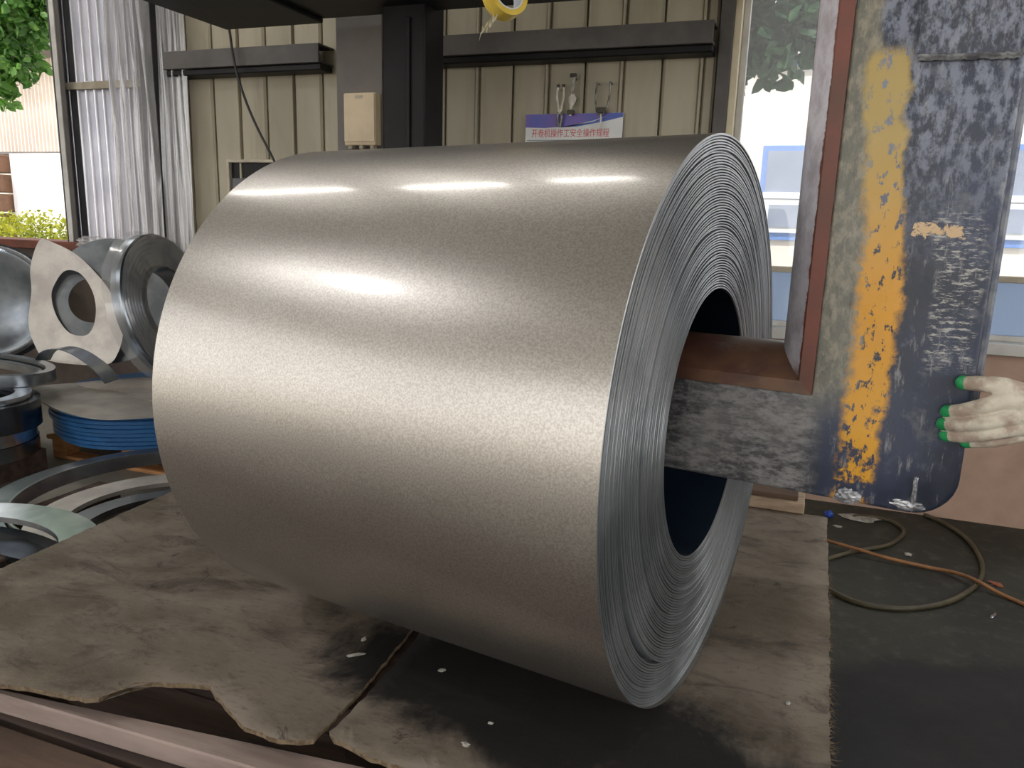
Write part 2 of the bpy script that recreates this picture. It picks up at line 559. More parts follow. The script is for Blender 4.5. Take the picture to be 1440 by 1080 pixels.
    # raised seam lip at every second joint
for k, j in enumerate(joints):
    if k % 2 == 0:
        box('seam_rib', j - .011, j + .004, WY - .016, WY + .02, .02, RZ - .02, 'beige_panel', wb, .003, 1)
# girts
def girt(x0, x1, zc, label):
    g = empty('wall_girt', (0, WY, zc))
    zc = 0
    box('flange', x0, x1, -.17, -.002, .045, .055, 'girt_steel', g)
    box('web', x0, x1, -.175, -.165, -.055, .055, 'girt_steel', g, .002, 1)
    box('lip', x0, x1, -.165, -.012, -.055, -.045, 'girt_steel', g)
    box('lip_shade', x0, x1, -.15, -.02, -.095, -.056, 'black_steel', g, .006, 1)  # black bar standing in for the shadow under the lip
    tag(g, label, 'beam')
gz = onY(370, 78, WY - .17).z
girt(-4.06, -2.85, gz, 'dark steel wall rail left of the grey column')
girt(-2.52, -.50, gz, 'dark steel wall rail running right from the black post')
# column with cream box
cx0, cx1 = onY(473, 100, WY - .2).x, onY(537, 100, WY - .2).x
c_ = empty('steel_column', ((cx0 + cx1) / 2, WY - .1, 0))
hw = (cx1 - cx0) / 2
box('front_flange', -hw, hw, -.10, -.085, 0, RZ, 'column_grey', c_, .003, 1)
box('back_flange', -hw, hw, .085, .098, 0, RZ, 'column_grey', c_)
box('web', -.006, .006, -.085, .085, 0, RZ, 'column_grey', c_)
tag(c_, 'grey painted steel column carrying a cream box', 'column')
p0, p1 = onY(483, 131, WY - .27), onY(528, 204, WY - .27)
jb = empty('junction_box', ((p0.x + p1.x) / 2, WY - .2, p1.z))
hw = (p1.x - p0.x) / 2; hh = p0.z - p1.z
box('body', -hw, hw, -.068, -.001, 0, hh, 'box_cream', jb, .006)
box('lid', -hw + .004, hw - .004, -.076, -.068, .02, hh - .004, 'box_cream', jb, .003)
box('lid_slot', -.025, .025, -.079, -.074, hh - .03, hh - .016, 'rail_cream', jb)
for k in (-1, 0, 1):
    box('cable_gland', k * hw * .7 - .014, k * hw * .7 + .014, -.058, -.02, -.022, .004, 'rail_cream', jb, .004, 1)
tag(jb, 'cream electrical box fixed to the grey column', 'box')
for sx in (-1, 1):
    pass

# black machine frame: post, beam, end box
mf = empty('machine_frame', (-1.98, 3.72, 0))
a, b = onY(538, 100, 3.6), onY(597, 100, 3.6)
hw = (b.x - a.x) / 2; xc = (a.x + b.x) / 2 + 1.98
box('post', xc - hw, xc + hw, -.12, .10, 0, 2.60, 'black_steel', mf, .008)
box('post_plate', xc - hw - .02, xc + hw + .02, -.15, .14, 0, .02, 'black_steel', mf, .003, 1)
bz = onY(600, 11, 3.72).z
box('beam', -.5, 2.1, -1.25, 0, bz, bz + .30, 'black_steel', mf, .01)
box('beam_flange', -.5, 2.1, -1.27, .01, bz - .014, bz, 'black_steel', mf, .003, 1)
e0, e1 = onY(318, 35, 3.72), onY(455, 33, 3.72)
box('end_box', e0.x + 1.98, e1.x + 1.98, -1.3, 0.0, e1.z, bz + .30, 'black_steel', mf, .008)
box('guide_rail', xc + hw * .15, xc + hw * .35, -.135, -.12, 0.02, 2.45, 'black_steel', mf, .003, 1)
tag(mf, 'black steel machine frame with post and overhead beam behind the coil', 'machine')

# hanging cable
pts = [onY(*q, WY - .22) for q in [(312, -40), (318, 10), (323, 45), (331, 95), (345, 140), (362, 180), (383, 221), (396, 250)]]
cb = empty('hanging_cable', pts[0])
sweep('cable', [p - pts[0] for p in spline(pts, 6)], circle_prof(.008), 'black_rubber', cb, up=Vector((0, 1, 0)))
box('clamp', -.02, .02, -.015, .21, -.02, .02, 'girt_steel', cb, .003, 1)
tag(cb, 'thin black cable hanging down the beige wall', 'cable')

# wall opening (recess) with frame
q0, q1 = onY(326, 229, WY), onY(392, 275, WY)
wo = empty('wall_vent', (q0.x, WY, q1.z - .06))
wd = q1.x - q0.x; hd = q0.z - q1.z + .06
box('backing', 0, wd, -.004, .0, 0, hd, 'black_steel', wo)
for nm, (x0, x1, z0, z1) in dict(f1=(-.02, 0, -.02, hd + .02), f2=(wd, wd + .02, -.02, hd + .02), f3=(0, wd, hd, hd + .02), f4=(0, wd, -.02, 0)).items():
    box('frame', x0, x1, -.035, -.001, z0, z1, 'rail_cream', wo, .003, 1)
box('flap', .02, wd * .5, -.03, -.006, .02, hd * .62, 'jamb_grey', wo, .003, 1)
tag(wo, 'dark square opening with thin cream frame beside the coil top', 'vent')

# ------------------------------------------------------------------ left side: low wall, jamb, corrugated sheet, post
struct(box('wall_left', -9.0, -4.08, WY, WY + .22, 0, 1.17, 'low_wall_dark'), 'low dark wall under the open bay')
cz = onY(60, 350, WY - .03).z
struct(box('trim_1', -9.0, -4.30, WY - .05, WY + .26, cz, cz + .065, 'coping_brown', bev=.006), 'brown coping on the low wall')
cz1 = cz + .065
jx = onY(97, 166, WY + .05)
jm = empty('door_jamb', (jx.x, WY + .05, cz1))
box('channel_web', -.055, .055, .05, .06, 0, RZ - cz1, 'jamb_grey', jm, .002, 1)
box('channel_lip', -.055, -.045, -.06, .05, 0, RZ - cz1, 'jamb_grey', jm, .002, 1)
box('channel_face', .012, .055, -.06, -.05, 0, RZ - cz1, 'girt_steel', jm, .002, 1)
box('channel_edge', -.045, .0, -.055, -.045, 0, RZ - cz1, 'sill_white', jm, .002, 1)
tag(jm, 'grey steel jamb post at the edge of the open bay', 'post')
x0, x1 = jx.x - .16, -4.30
vs, fs = [], []
n = 200
for i in range(n + 1):
    xx = x0 + (x1 - x0) * i / n
    yy = WY + .12 + .026 * math.cos((xx - x0) * 2 * math.pi / .083)
    for z in (cz1, 2.3, 3.4, RZ):
        vs.append((xx, yy, z)); vs.append((xx, yy + .002, z))
for i in range(n):
    for k in range(3):
        a = i * 8 + k * 2
        fs.append((a, a + 8, a + 10, a + 2)); fs.append((a + 1, a + 3, a + 11, a + 9))
cs = mesh_obj('corrugated_sheet', vs, fs, 'corrugated_zinc', smooth=True)
cs.location = (0, 0, 0)
tag(cs, 'bright corrugated metal sheet between jamb and grey post', 'sheet')
rz = onY(140, 120, WY + .08).z
x0 = jx.x + .0
hr = empty('wall_rail', (x0, WY + .08, rz))
box('angle_face', -.03, x1 - x0, -.012, -.002, -.025, .028, 'rail_cream', hr, .003, 1)
box('angle_ledge', -.03, x1 - x0, -.002, .02, .018, .028, 'rail_cream', hr)
tag(hr, 'short cream rail across the corrugated sheet', 'rail')
struct(box('trim_5', -4.36, -4.08, WY + .06, WY + .13, 1.0, RZ, 'girt_steel'), 'dark infill strip behind the plastic curtain')
pp = onY(219, 166, WY + .02)
po = empty('steel_post', (pp.x, WY + .02, 0))
box('post', -.062, .062, -.06, .06, 0, RZ, 'jamb_grey', po, .006)
box('base_plate', -.09, .09, -.09, .09, 0, .015, 'jamb_grey', po)
tag(po, 'grey square steel post right of the corrugated sheet', 'post')

# plastic film hanging and strip curtain
def film(name, x0, x1, yb, z0, z1, amp, nw, mat, taper=0.0, seed=1, lean=0.0, nx=60, nz=40, parent=None, thick=.0012):
    rnd = random.Random(seed)
    ph = [rnd.uniform(0, 6.28) for _ in range(8)]
    vs, fs = [], []
    for lay in (0, 1):
        for k in range(nz + 1):
            v = k / nz
            for i in range(nx + 1):
                u = i / nx
                wmid = (x0 + x1) / 2 + lean * v
                wid = (x1 - x0) * (1 - taper * (1 - v) )
                xx = wmid + (u - .5) * wid
                y = yb + amp * (math.sin(u * nw * 6.28 + ph[0] + 1.3 * math.sin(v * 3 + ph[1])) + .5 * math.sin(u * nw * 11.7 + ph[2] + v * 2.5) + .35 * math.sin(u * nw * 19 - v * 6 + ph[3])) + lay * thick
                vs.append((xx + .25 * amp * math.sin(v * 9 + ph[4] + u * 7), y, z0 + (z1 - z0) * v))
    st_ = (nx + 1) * (nz + 1)
    for lay in (0, 1):
        for k in range(nz):
            for i in range(nx):
                a = lay * st_ + k * (nx + 1) + i
                f = (a, a + 1, a + nx + 2, a + nx + 1)
                fs.append(f if lay == 0 else f[::-1])
    return mesh_obj(name, vs, fs, mat, parent, smooth=True)
a, b = onY(140, 345, WY - .2), onY(214, 200, WY - .2)
pf = film('plastic_film', onY(158, 160, WY - .2).x, onY(213, 160, WY - .2).x, WY - .2, onY(150, 350, WY - .2).z - .04, 3.1, .026, 4, 'plastic_film', -.30, 3)
tag(pf, 'crumpled clear plastic film hanging over the corrugated sheet', 'plastic sheet')
bx = onY(136, 343, WY - .22)
vs, fs = [], []
bm = bmesh.new()
bmesh.ops.create_icosphere(bm, subdivisions=4, radius=1)
rnd = random.Random(5)
from mathutils import noise as mnoise
for v in bm.verts:
    d = mnoise.noise(v.co * 3.1) * .35 + mnoise.noise(v.co * 7.7) * .28
    v.co = v.co * (1 + d)
    v.co = Vector((v.co.x * .16, v.co.y * .06, v.co.z * .05))
bo = bm_obj('bunched_plastic', bm, 'plastic_film')
bo.location = bx
tag(bo, 'bunch of crumpled clear plastic lying on the brown coping', 'plastic sheet')
sx = [232, 239, 246, 253, 260]
for k, px_ in enumerate(sx):
    xa = onY(px_ - 5.5, 160, WY - .14 + .05 * (k % 2)).x
    xb = onY(px_ + 5.5, 160, WY - .14 + .05 * (k % 2)).x
    s_ = film('plastic_strip', xa, xb, WY - .14 + .05 * (k % 2), .95, 3.3, .012, 1.2, 'plastic_film', -.02, 20 + k, .0, 10, 30)
    tag(s_, ['clear plastic curtain strip nearest the grey post', 'clear plastic curtain strip, second from the grey post', 'clear plastic curtain strip in the middle of the five',
             'clear plastic curtain strip, second from the beige wall', 'clear plastic curtain strip nearest the beige wall'][k], 'curtain strip', 'strip curtain beside the grey post')
ch = empty('curtain_rail', (-4.2, WY - .1, 3.3))
box('bar', -.75, .25, -.03, .03, -.02, .03, 'girt_steel', ch, .004, 1)
box('bracket', .15, .2, .03, .1, -.02, .03, 'girt_steel', ch)
box('bracket', -.12, -.07, .03, .055, -.02, .03, 'girt_steel', ch)
tag(ch, 'steel rail above the hanging plastic', 'rail')

# ------------------------------------------------------------------ window side
fx0, fx1, fx2 = onY(1007, 110, WY - .06).x, onY(1026, 110, WY - .06).x, onY(1036, 110, WY - .06).x
SZ = .93
struct(box('wall_below_window', -.47, 3.4, WY, WY + .2, 0, SZ - .03, 'plaster_pink'), 'pinkish low wall below the window').name = 'wall_front'
bpy.data.objects['wall_front'].name = 'wall_window'
struct(box('trim_2', fx0, fx1, WY - .06, WY + .14, 0, RZ, 'girt_steel', bev=.004), 'dark steel post at the left edge of the window')
struct(box('trim_3', fx1, fx2, WY - .05, WY + .14, 0, RZ, 'cream_jamb', bev=.003), 'cream window jamb')
struct(box('trim_4', fx2, 3.4, WY - .05, WY + .22, SZ - .03, SZ + .03, 'sill_white', bev=.004), 'whitish window sill')
struct(box('wall_lintel', fx2, 3.4, WY, WY + .14, 3.7, RZ, 'beige_panel'), 'beige wall above the window')
win = struct(empty('window_1', (fx2, WY + .06, SZ + .03)), 'workshop window with hazy panes')
wz1 = 3.7 - SZ - .03
ww = 3.4 - fx2
tz = onY(1085, 377, WY + .05).z - SZ - .03
box('window_frame', 0, ww, -.02, .03, tz - .02, tz + .012, 'rail_cream', win, .003, 1)
box('window_frame', 0, ww, -.02, .03, wz1 - .04, wz1, 'sill_white', win, .003, 1)
box('window_frame', 0, ww, -.02, .03, 0, .03, 'sill_white', win, .003, 1)
for xm in (.0, ww / 2 - .02 - .12, ww - .04):
    box('window_frame', xm, xm + .035, -.02, .03, .03, wz1 - .04, 'sill_white', win, .003, 1)
xm = ww / 2 - .02 - .12
for (u0, u1) in ((.035, xm), (xm + .035, ww - .04)):
    box('pane', u0, u1, .0, .005, tz + .012, wz1 - .04, 'window_glass', win)
    box('pane', u0, u1, .0, .005, .03, tz - .02, 'window_glass_blue', win)

# ------------------------------------------------------------------ lamps
def tube_lamp(x, y, ln, label):
    e = empty('linear_lamp', (x, y, RZ - .42))
    box('housing', -ln / 2, ln / 2, -.095, .095, .03, .08, 'sill_white', e, .006, 1)
    pts_ = [Vector((-ln / 2 + .04, 0, .012)), Vector((ln / 2 - .04, 0, .012))]
    box('diffuser', -ln / 2 + .04, ln / 2 - .04, -.08, .08, .008, .03, 'tube_glow', e, .006, 1)
    for k in (-1, 1):
        box('end_cap', k * (ln / 2 - .02) - .02, k * (ln / 2 - .02) + .02, -.085, .085, -.0, .03, 'sill_white', e)
        box('hanger', k * ln * .35 - .006, k * ln * .35 + .006, -.006, .006, .08, .42, 'girt_steel', e)
    tag(e, label, 'lamp', 'linear lamps under the roof')
tube_lamp(-4.9, 3.45, 1.5, 'white linear lamp under the roof, nearest the open bay')
tube_lamp(-3.1, 3.3, 1.05, 'white linear lamp under the roof, between the two others')
tube_lamp(-1.9, 3.35, .75, 'white linear lamp under the roof, nearest the window')
bl = empty('high_bay_lamp', (-5.0, -.62, 4.85))
lathe('reflector', [(.06, .30), (.10, .28), (.30, .02), (.31, 0), (.295, .01), (.09, .265), (.06, .28)], 'sill_white', bl, 40)
lathe('lamp_glass', [(.001, .05), (.17, .05), (.17, .056), (.001, .056)], 'bay_glow', bl, 40)
lathe('driver', [(.001, .28), (.09, .28), (.09, .46), (.001, .46)], 'girt_steel', bl, 24)
box('hanger', -.01, .01, -.01, .01, .45, RZ - 4.85, 'girt_steel', bl)
tag(bl, 'round high bay lamp under the roof', 'lamp')

# ------------------------------------------------------------------ platform
PZ = .45
pl = empty('platform', (-.95, 1.95, 0))
def pb(name, x0, x1, y0, y1, z0, z1, mat, bev=.004):
    return box(name, x0 + .95, x1 + .95, y0 - 1.95, y1 - 1.95, z0, z1, mat, pl, bev, 1)
pb('gap_filler', -2.04, .15, 1.27, 1.30, .05, .43, 'timber_dark')  # board added to close the see-through gap so it stays dark
pb('deck', -2.06, .165, 1.30, 2.88, .36, .432, 'timber_dark')
zb = onY(0, 1025, 1.005).z
ez = .405
b0, b1, f0, f1 = onZ(0, 968, ez), onZ(520, 1079, ez), onZ(0, 977, ez), onZ(352, 1079, ez)
def ext(a_, b_, x_):
    k_ = (x_ - a_.x) / (b_.x - a_.x)
    return (x_ + .95, a_.y + (b_.y - a_.y) * k_ - 1.95)
def pxm(a_, b_):
    return (a_.x, b_.x)
prism('edge_board', [ext(f0, f1, -1.75), ext(f0, f1, .2), ext(b0, b1, .2), ext(b0, b1, -1.10), ext(b0, b1, -1.75)], lambda p, q, d: (p, q, d), ez - .05, ez, 'timber_pink', pl, .004, 1)
pb('side_beam', -2.0, .2, 1.04, 1.14, zb - .04, ez - .05, 'timber_dark')
pb('step_board', -2.9, .3, .52, 1.02, zb - .05, zb, 'timber_brown', .008)
for (x, y) in ((-1.72, 1.3), (.1, 1.3), (-1.5, 2.8), (.1, 2.8), (-.75, 1.3), (-.75, 2.8)):
    pb('leg', x - .06, x + .06, y - .06, y + .06, 0, .36, 'timber_dark')
for y in (.62, .92):
    for x in (-2.5, -1.2, .1):
        pb('step_leg', x - .05, x + .05, y - .04, y + .04, 0, zb - .05, 'timber_dark')
for y in (1.3, 2.0, 2.8):
    pb('joist', -2.04, .15, y - .04, y + .04, .28, .36, 'timber_dark')
tag(pl, 'low timber platform under the steel coil', 'platform')

def mat_sheet(name, outline, th, label, lift=None, nsub=40):
    """outline: CCW list of (x, y); thick felt with rough edge"""
    # resample outline
    pts_ = []
    m = len(outline)
    rnd = random.Random(len(outline))
    for i in range(m):
        a = Vector(outline[i] + (0,)) if len(outline[i]) == 2 else Vector(outline[i]); b = Vector(outline[(i + 1) % m] + (0,))
        L = (b - a).length
        k = max(1, int(L / .018))
        for j in range(k):
            q = a.lerp(b, j / k)
            q += Vector((rnd.uniform(-1, 1), rnd.uniform(-1, 1), 0)) * .003
            pts_.append(q)
    bm = bmesh.new()
    vs_ = [bm.verts.new(p) for p in pts_]
    f = bm.faces.new(vs_)
    bmesh.ops.triangulate(bm, faces=[f])
    bmesh.ops.subdivide_edges(bm, edges=[e for e in bm.edges if e.calc_length() > .12], cuts=3, use_grid_fill=False)
    bmesh.ops.triangulate(bm, faces=bm.faces[:])
    bmesh.ops.subdivide_edges(bm, edges=[e for e in bm.edges if e.calc_length() > .08], cuts=1)
    bmesh.ops.triangulate(bm, faces=bm.faces[:])
    top = bm.faces[:]
    r = bmesh.ops.extrude_face_region(bm, geom=top)
    newv = [g for g in r['geom'] if isinstance(g, bmesh.types.BMVert)]
    for v in newv:
        v.co.z -= th
    for v in bm.verts:
        z = mnoise.noise(Vector((v.co.x * 2.3, v.co.y * 2.3, 1))) * .0025
        if lift:
            z += lift(v.co.x, v.co.y)
        v.co.z += z
    bmesh.ops.recalc_face_normals(bm, faces=bm.faces)
    me = bpy.data.meshes.new(name)
    bm.to_mesh(me); bm.free()
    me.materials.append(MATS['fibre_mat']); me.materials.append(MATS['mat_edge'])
    for p in me.polygons:
        p.material_index = 0 if p.normal.z > .55 else 1
        p.use_smooth = p.normal.z > .55
    o = bpy.data.objects.new(name, me)
    COL.objects.link(o)
    o.location = (0, 0, PZ)
    tag(o, label, 'mat')
    return o
def pxy(q):
    p = onZ(q[0], q[1], PZ)
    return (p.x, p.y)
front_a = [pxy(q) for q in [(0, 962), (60, 970), (120, 986), (140, 986), (160, 972), (185, 967), (240, 970), (296, 969), (304, 984), (318, 997), (345, 1024), (380, 1037), (420, 1043), (440, 1040), (478, 1003), (520, 957), (548, 922), (590, 870)]]
oa = [(-2.6, 1.02)] + front_a + [(-.45, 2.9), (-2.18, 2.9), (-2.08, 1.42), (-2.12, 1.3), (-2.6, 1.25)]
oa = [(-2.06, 1.04)] + front_a + [(-.45, 2.89), (-2.16, 2.89), (-2.09, 1.6)]
lx, ly = pxy((235, 985))
def lift_a(x, y):
    d = ((x - lx) / .16) ** 2 + ((y - ly + .02) / .10) ** 2
    return .020 * math.exp(-d)
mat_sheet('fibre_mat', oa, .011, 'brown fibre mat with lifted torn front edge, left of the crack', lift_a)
crack_b = [pxy(q) for q in [(606, 872), (562, 925), (532, 960), (492, 1004), (462, 1030), (470, 1040), (492, 1050), (520, 1066), (560, 1078), (610, 1092)]]
ob = crack_b + [(-.1, 1.10), (.1, 1.09), (.155, 1.10), (.163, 1.45), (.182, 1.97), (.205, 2.89), (-.43, 2.89)]
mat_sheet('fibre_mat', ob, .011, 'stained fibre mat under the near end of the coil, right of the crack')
# frayed fibres along the right edge of the mat
vs, fs = [], []
rnd = random.Random(11)
for k in range(420):
    y = 1.12 + rnd.random() ** 1.2 * 1.3
    xe = .163 + (y - 1.45) * .028
    L = rnd.uniform(.008, .035)
    an = rnd.uniform(-1.2, 1.2)
    p = Vector((xe - .004, y, PZ - rnd.uniform(.001, .01)))
    d = Vector((math.cos(an), math.sin(an), rnd.uniform(-.7, .3))) * L
    mid = p + d * .5 + Vector((0, rnd.uniform(-.006, .006), rnd.uniform(-.004, .004)))
    w_ = Vector((-math.sin(an), math.cos(an), 0)) * .0007
    b0 = len(vs)
    vs += [p - w_, p + w_, mid + w_, mid - w_, p + d, p + Vector((0, 0, .0012)), mid + Vector((0, 0, .0012))]
    fs += [(b0, b0 + 1, b0 + 2, b0 + 3), (b0 + 3, b0 + 2, b0 + 4), (b0, b0 + 3, b0 + 6, b0 + 5), (b0 + 1, b0 + 5, b0 + 6, b0 + 2)]
fr = mesh_obj('frayed_fibres', vs, fs, 'mat_edge')
stuff(fr); tag(fr, 'loose brown fibres fraying from the right edge of the mat', 'fibres')

# scraps of foil on the mat
def crumb(name, loc, size, mat, seed, label, cat='litter'):
    bm = bmesh.new()
    bmesh.ops.create_icosphere(bm, subdivisions=2, radius=1)
    for v in bm.verts:
        v.co *= 1 + mnoise.noise(v.co * 2.3 + Vector((seed, 0, 0))) * .7
        v.co = Vector((v.co.x * size[0], v.co.y * size[1], max(-.5, v.co.z) * size[2]))
    o = bm_obj(name, bm, mat)
    o.location = loc
    o.rotation_euler = (0, 0, seed * .7)
    tag(o, label, cat)
for k, (q, s_, lb) in enumerate([((500, 922), (.022, .006, .003), 'long pale foil scrap on the dark stain'), ((512, 900), (.010, .006, .003), 'small pale scrap nearest the coil on the dark stain'),
                                 ((622, 944), (.006, .009, .003), 'round pale scrap on the black stain under the coil'), ((655, 1048), (.010, .006, .003), 'pale grit flake near the front edge of the mat'),
                                 ((690, 1018), (.006, .004, .002), 'tiny pale grit flake in front of the coil'), ((1108, 990), (.006, .005, .003), 'white speck on the mat right of the coil')]):
    p = onZ(q[0], q[1], PZ)
    crumb('scrap_flake', (p.x, p.y, PZ + s_[2] * .5 + .001), s_, 'litter', k + 1, lb)

# ------------------------------------------------------------------ steel coil
R, WID, RB = .6, 1.055, .29
AX = math.radians(-9.882)
TILT = .0144
CC = Vector((-.139, 1.656, H - .4147))
def rotx(o):
    o.rotation_euler = (0, -TILT * -1 * -1, AX)
coil = empty('steel_coil', CC)
coil.rotation_euler = Matrix.Rotation(AX, 3, 'Z').to_4x4().to_3x3().to_euler()
coil.matrix_world = Matrix.Translation(CC) @ (Matrix.Rotation(AX, 4, 'Z') @ Matrix.Rotation(-TILT, 4, 'Y'))
NS = 288
def ringmesh(name, rings, mat, close=False):
    """rings: list of functions a -> (x, r)"""
    vs, fs = [], []
    n = len(rings)
    for i in range(NS):
        a = 2 * math.pi * i / NS
        for fn in rings:
            x_, r_ = fn(a)
            vs.append((x_, r_ * math.sin(a), r_ * math.cos(a)))
    for i in range(NS):
        j = (i + 1) % NS
        for k in range(n - 1):
            fs.append((i * n + k, j * n + k, j * n + k + 1, i * n + k + 1))
    return mesh_obj(name, vs, fs, mat, coil)
rnd = random.Random(4)
NWR = 58
th = (R - RB) / NWR
offs = []
o_ = 0
for k in range(NWR):
    o_ = o_ * .55 + rnd.uniform(-.0016, .0016)
    e = o_
    if rnd.random() < .10:
        e -= rnd.uniform(.002, .004)
    offs.append(e)
KS = int(NWR * .72)
def off(k, a):
    w = max(0.0, -math.cos(a - .10)) ** 1.6
    tb = 0.0
    if k >= KS:
        tb = -.014 * w - (.016 * w if k == KS else 0)
    else:
        tb = .004 * w * (k / KS)
    return offs[k] + tb
rings = []
for k in range(NWR):
    r0 = RB + th * k
    rings.append(lambda a, k=k, r0=r0: (off(k, a) - .0060, r0 + th * .03))
    rings.append(lambda a, k=k, r0=r0: (off(k, a) - .0006, r0 + th * .22))
    rings.append(lambda a, k=k, r0=r0: (off(k, a), r0 + th * .50))
    rings.append(lambda a, k=k, r0=r0: (off(k, a) - .0006, r0 + th * .80))
rings.append(lambda a: (off(NWR - 1, a) - .0012, R))
we = ringmesh('wound_edge', rings, 'strip_edge')
smooth_angle(we, 50)
we['label'] = 'tightly wound strip edges on the near end'
sh = ringmesh('outer_wrap', [lambda a, s=s: (off(NWR - 1, a) - .0012 if s == 0 else -WID * s, R) for s in (0, .003, .05, .25, .5, .75, .95, 1)], 'strip_steel')
smooth_angle(sh, 40)
bw = ringmesh('bore_wall', [lambda a, s=s: (off(0, a) - .004 if s == 0 else -WID * s, RB) for s in (0, .1, .3, .6, 1)], 'bore_steel_shaded')
smooth_angle(bw, 40)
fe = ringmesh('far_edge', [lambda a: (-WID, RB), lambda a: (-WID - .002, .4), lambda a: (-WID - .002, .55), lambda a: (-WID, R)], 'strip_edge')
# free end of the strip, tacked down on the hidden back
tag(coil, 'large coil of matt silver steel strip lying on the platform', 'steel coil')

# ------------------------------------------------------------------ lifting hook
hk = empty('lifting_hook', CC)
hk.matrix_world = Matrix.Translation(CC) @ Matrix.Rotation(AX, 4, 'Z')
TI, ZI, TO, ZB, HW, ZT = .216, .118, .474, -.078, .125, 1.45
poly = [(-.92, ZI - .02), (-.90, ZI), (TI, ZI), (TI, ZT), (TO, ZT)]
for k in range(9):
    an = -k / 8 * math.pi / 2
    poly.append((TO - .075 + .075 * math.cos(an), ZB + .075 + .075 * math.sin(an)))
poly += [(-.86, ZB), (-.92, ZB + .05)]
prism('hook_body', poly, lambda p, q, d: (p, d, q), -HW, HW, 'hook_paint', hk, .009, 3)
smooth_angle([c for c in hk.children][-1], 50)
# convex liner pads
def liner(name, path_fn, ends, mat):
    prof = [(-HW - .003, -.002), (-HW - .003, .022)]
    for k in range(13):
        s_ = -HW + 2 * HW * k / 12
        prof.append((s_, .024 + .052 * (1 - (s_ / HW) ** 2)))
    prof += [(HW + .003, .022), (HW + .003, -.002)]
    vs, fs = [], []
    n = len(prof)
    for e in ends:
        for (s_, d) in prof:
            vs.append(path_fn(e, s_, d))
    for i in range(len(ends) - 1):
        for k in range(n):
            l = (k + 1) % n
            fs.append((i * n + k, i * n + l, (i + 1) * n + l, (i + 1) * n + k))
    fs.append(tuple(range(n))); fs.append(tuple((len(ends) - 1) * n + k for k in range(n))[::-1])
    o = mesh_obj(name, vs, fs, mat, hk)
    smooth_angle(o, 40)
    return o
liner('arm_liner', lambda e, s_, d: (TI - d if e == 1 else -.88 + e, s_, ZI + d), [0, .3, .6, .9, 1], 'liner_rust')['label'] = 'rust brown rounded pad on the hook arm'
liner('back_liner', lambda e, s_, d: (TI - d, s_, ZI + d if e == 0 else e), [0, .3, .6, .9, ZT], 'liner_paint')['label'] = 'white and brown rounded pad on the inner side of the hook'
# doubler plate and weld lumps
prism('doubler_plate', [(.318, .70), (TO - .004, .69), (TO - .004, ZT), (.312, ZT)], lambda p, q, d: (p, d, q), -HW - .010, -HW + .002, 'hook_paint', hk, .003, 1)
rnd = random.Random(21)
path = [Vector((.322 + (TO - .33) * k / 30, -HW - .006, .697 - .006 * k / 30 + rnd.uniform(-.0015, .0015))) for k in range(31)]
sweep('weld_bead', path, circle_prof(.006, 6), 'weld_bright', hk)
for (tt, zz, sx_, sz_) in ((.300, -.066, .022, .014), (.402, -.062, .026, .008), (.408, -.040, .004, .03)):
    bm = bmesh.new()
    bmesh.ops.create_icosphere(bm, subdivisions=3, radius=1)
    for v in bm.verts:
        v.co *= 1 + .5 * mnoise.noise(v.co * 3 + Vector((tt * 9, 0, 0)))
        v.co = Vector((v.co.x * sx_ + tt, v.co.y * .004 - HW - .001, v.co.z * sz_ + zz))
    bm_obj('weld_spatter', bm, 'weld_bright', hk)
box('edge_strip', TO - .004, TO + .010, -HW + .012, HW - .012, .10, ZT, 'hook_edge', hk, .004, 1)
# lifting lug and chain link at top
prism('lifting_lug', [(.26, ZT - .01), (.43, ZT - .01), (.40, ZT + .16), (.29, ZT + .16)], lambda p, q, d: (p, d, q), -.03, .03, 'hook_edge', hk, .01)
sweep('lifting_rope', [Vector((.345, 0, ZT + .12)), Vector((.345, 0, RZ - CC.z - .02))], circle_prof(.02, 12), 'black_rubber', hk, up=Vector((0, 1, 0)))
tag(hk, 'dark blue steel lifting hook with yellow stripe, its arm in the coil bore', 'lifting hook')

# ------------------------------------------------------------------ gloved hand on the hook
def capsule_bm(bm, p, q, r0, r1, n=12, m=5):
    p, q = Vector(p), Vector(q)
    ax = (q - p).normalized()
    s_ = ax.orthogonal().normalized()
    u = ax.cross(s_)
    rows = []
    for k in range(m + 1):
        an = math.pi / 2 * (1 - k / m)
        rows.append((p - ax * r0 * math.sin(an), r0 * math.cos(an)))
    for k in range(m + 1):
        an = math.pi / 2 * k / m
        rows.append((q + ax * r1 * math.sin(an), r1 * math.cos(an)))
    prev = None
    for c_, r_ in rows:
        ring = [bm.verts.new(c_ + (s_ * math.cos(2 * math.pi * i / n) + u * math.sin(2 * math.pi * i / n)) * max(r_, 1e-5)) for i in range(n)]
        if prev:
            for i in range(n):
                bm.faces.new((prev[i], prev[(i + 1) % n], ring[(i + 1) % n], ring[i]))
        else:
            bm.faces.new(ring[::-1])
        prev = ring
    bm.faces.new(prev)
ND = -HW                                             # near face of hook (s)
def hp(tt, dd, zz):                                  # dd = distance out of the near face, towards the camera
    return Vector((tt, ND - dd, zz))
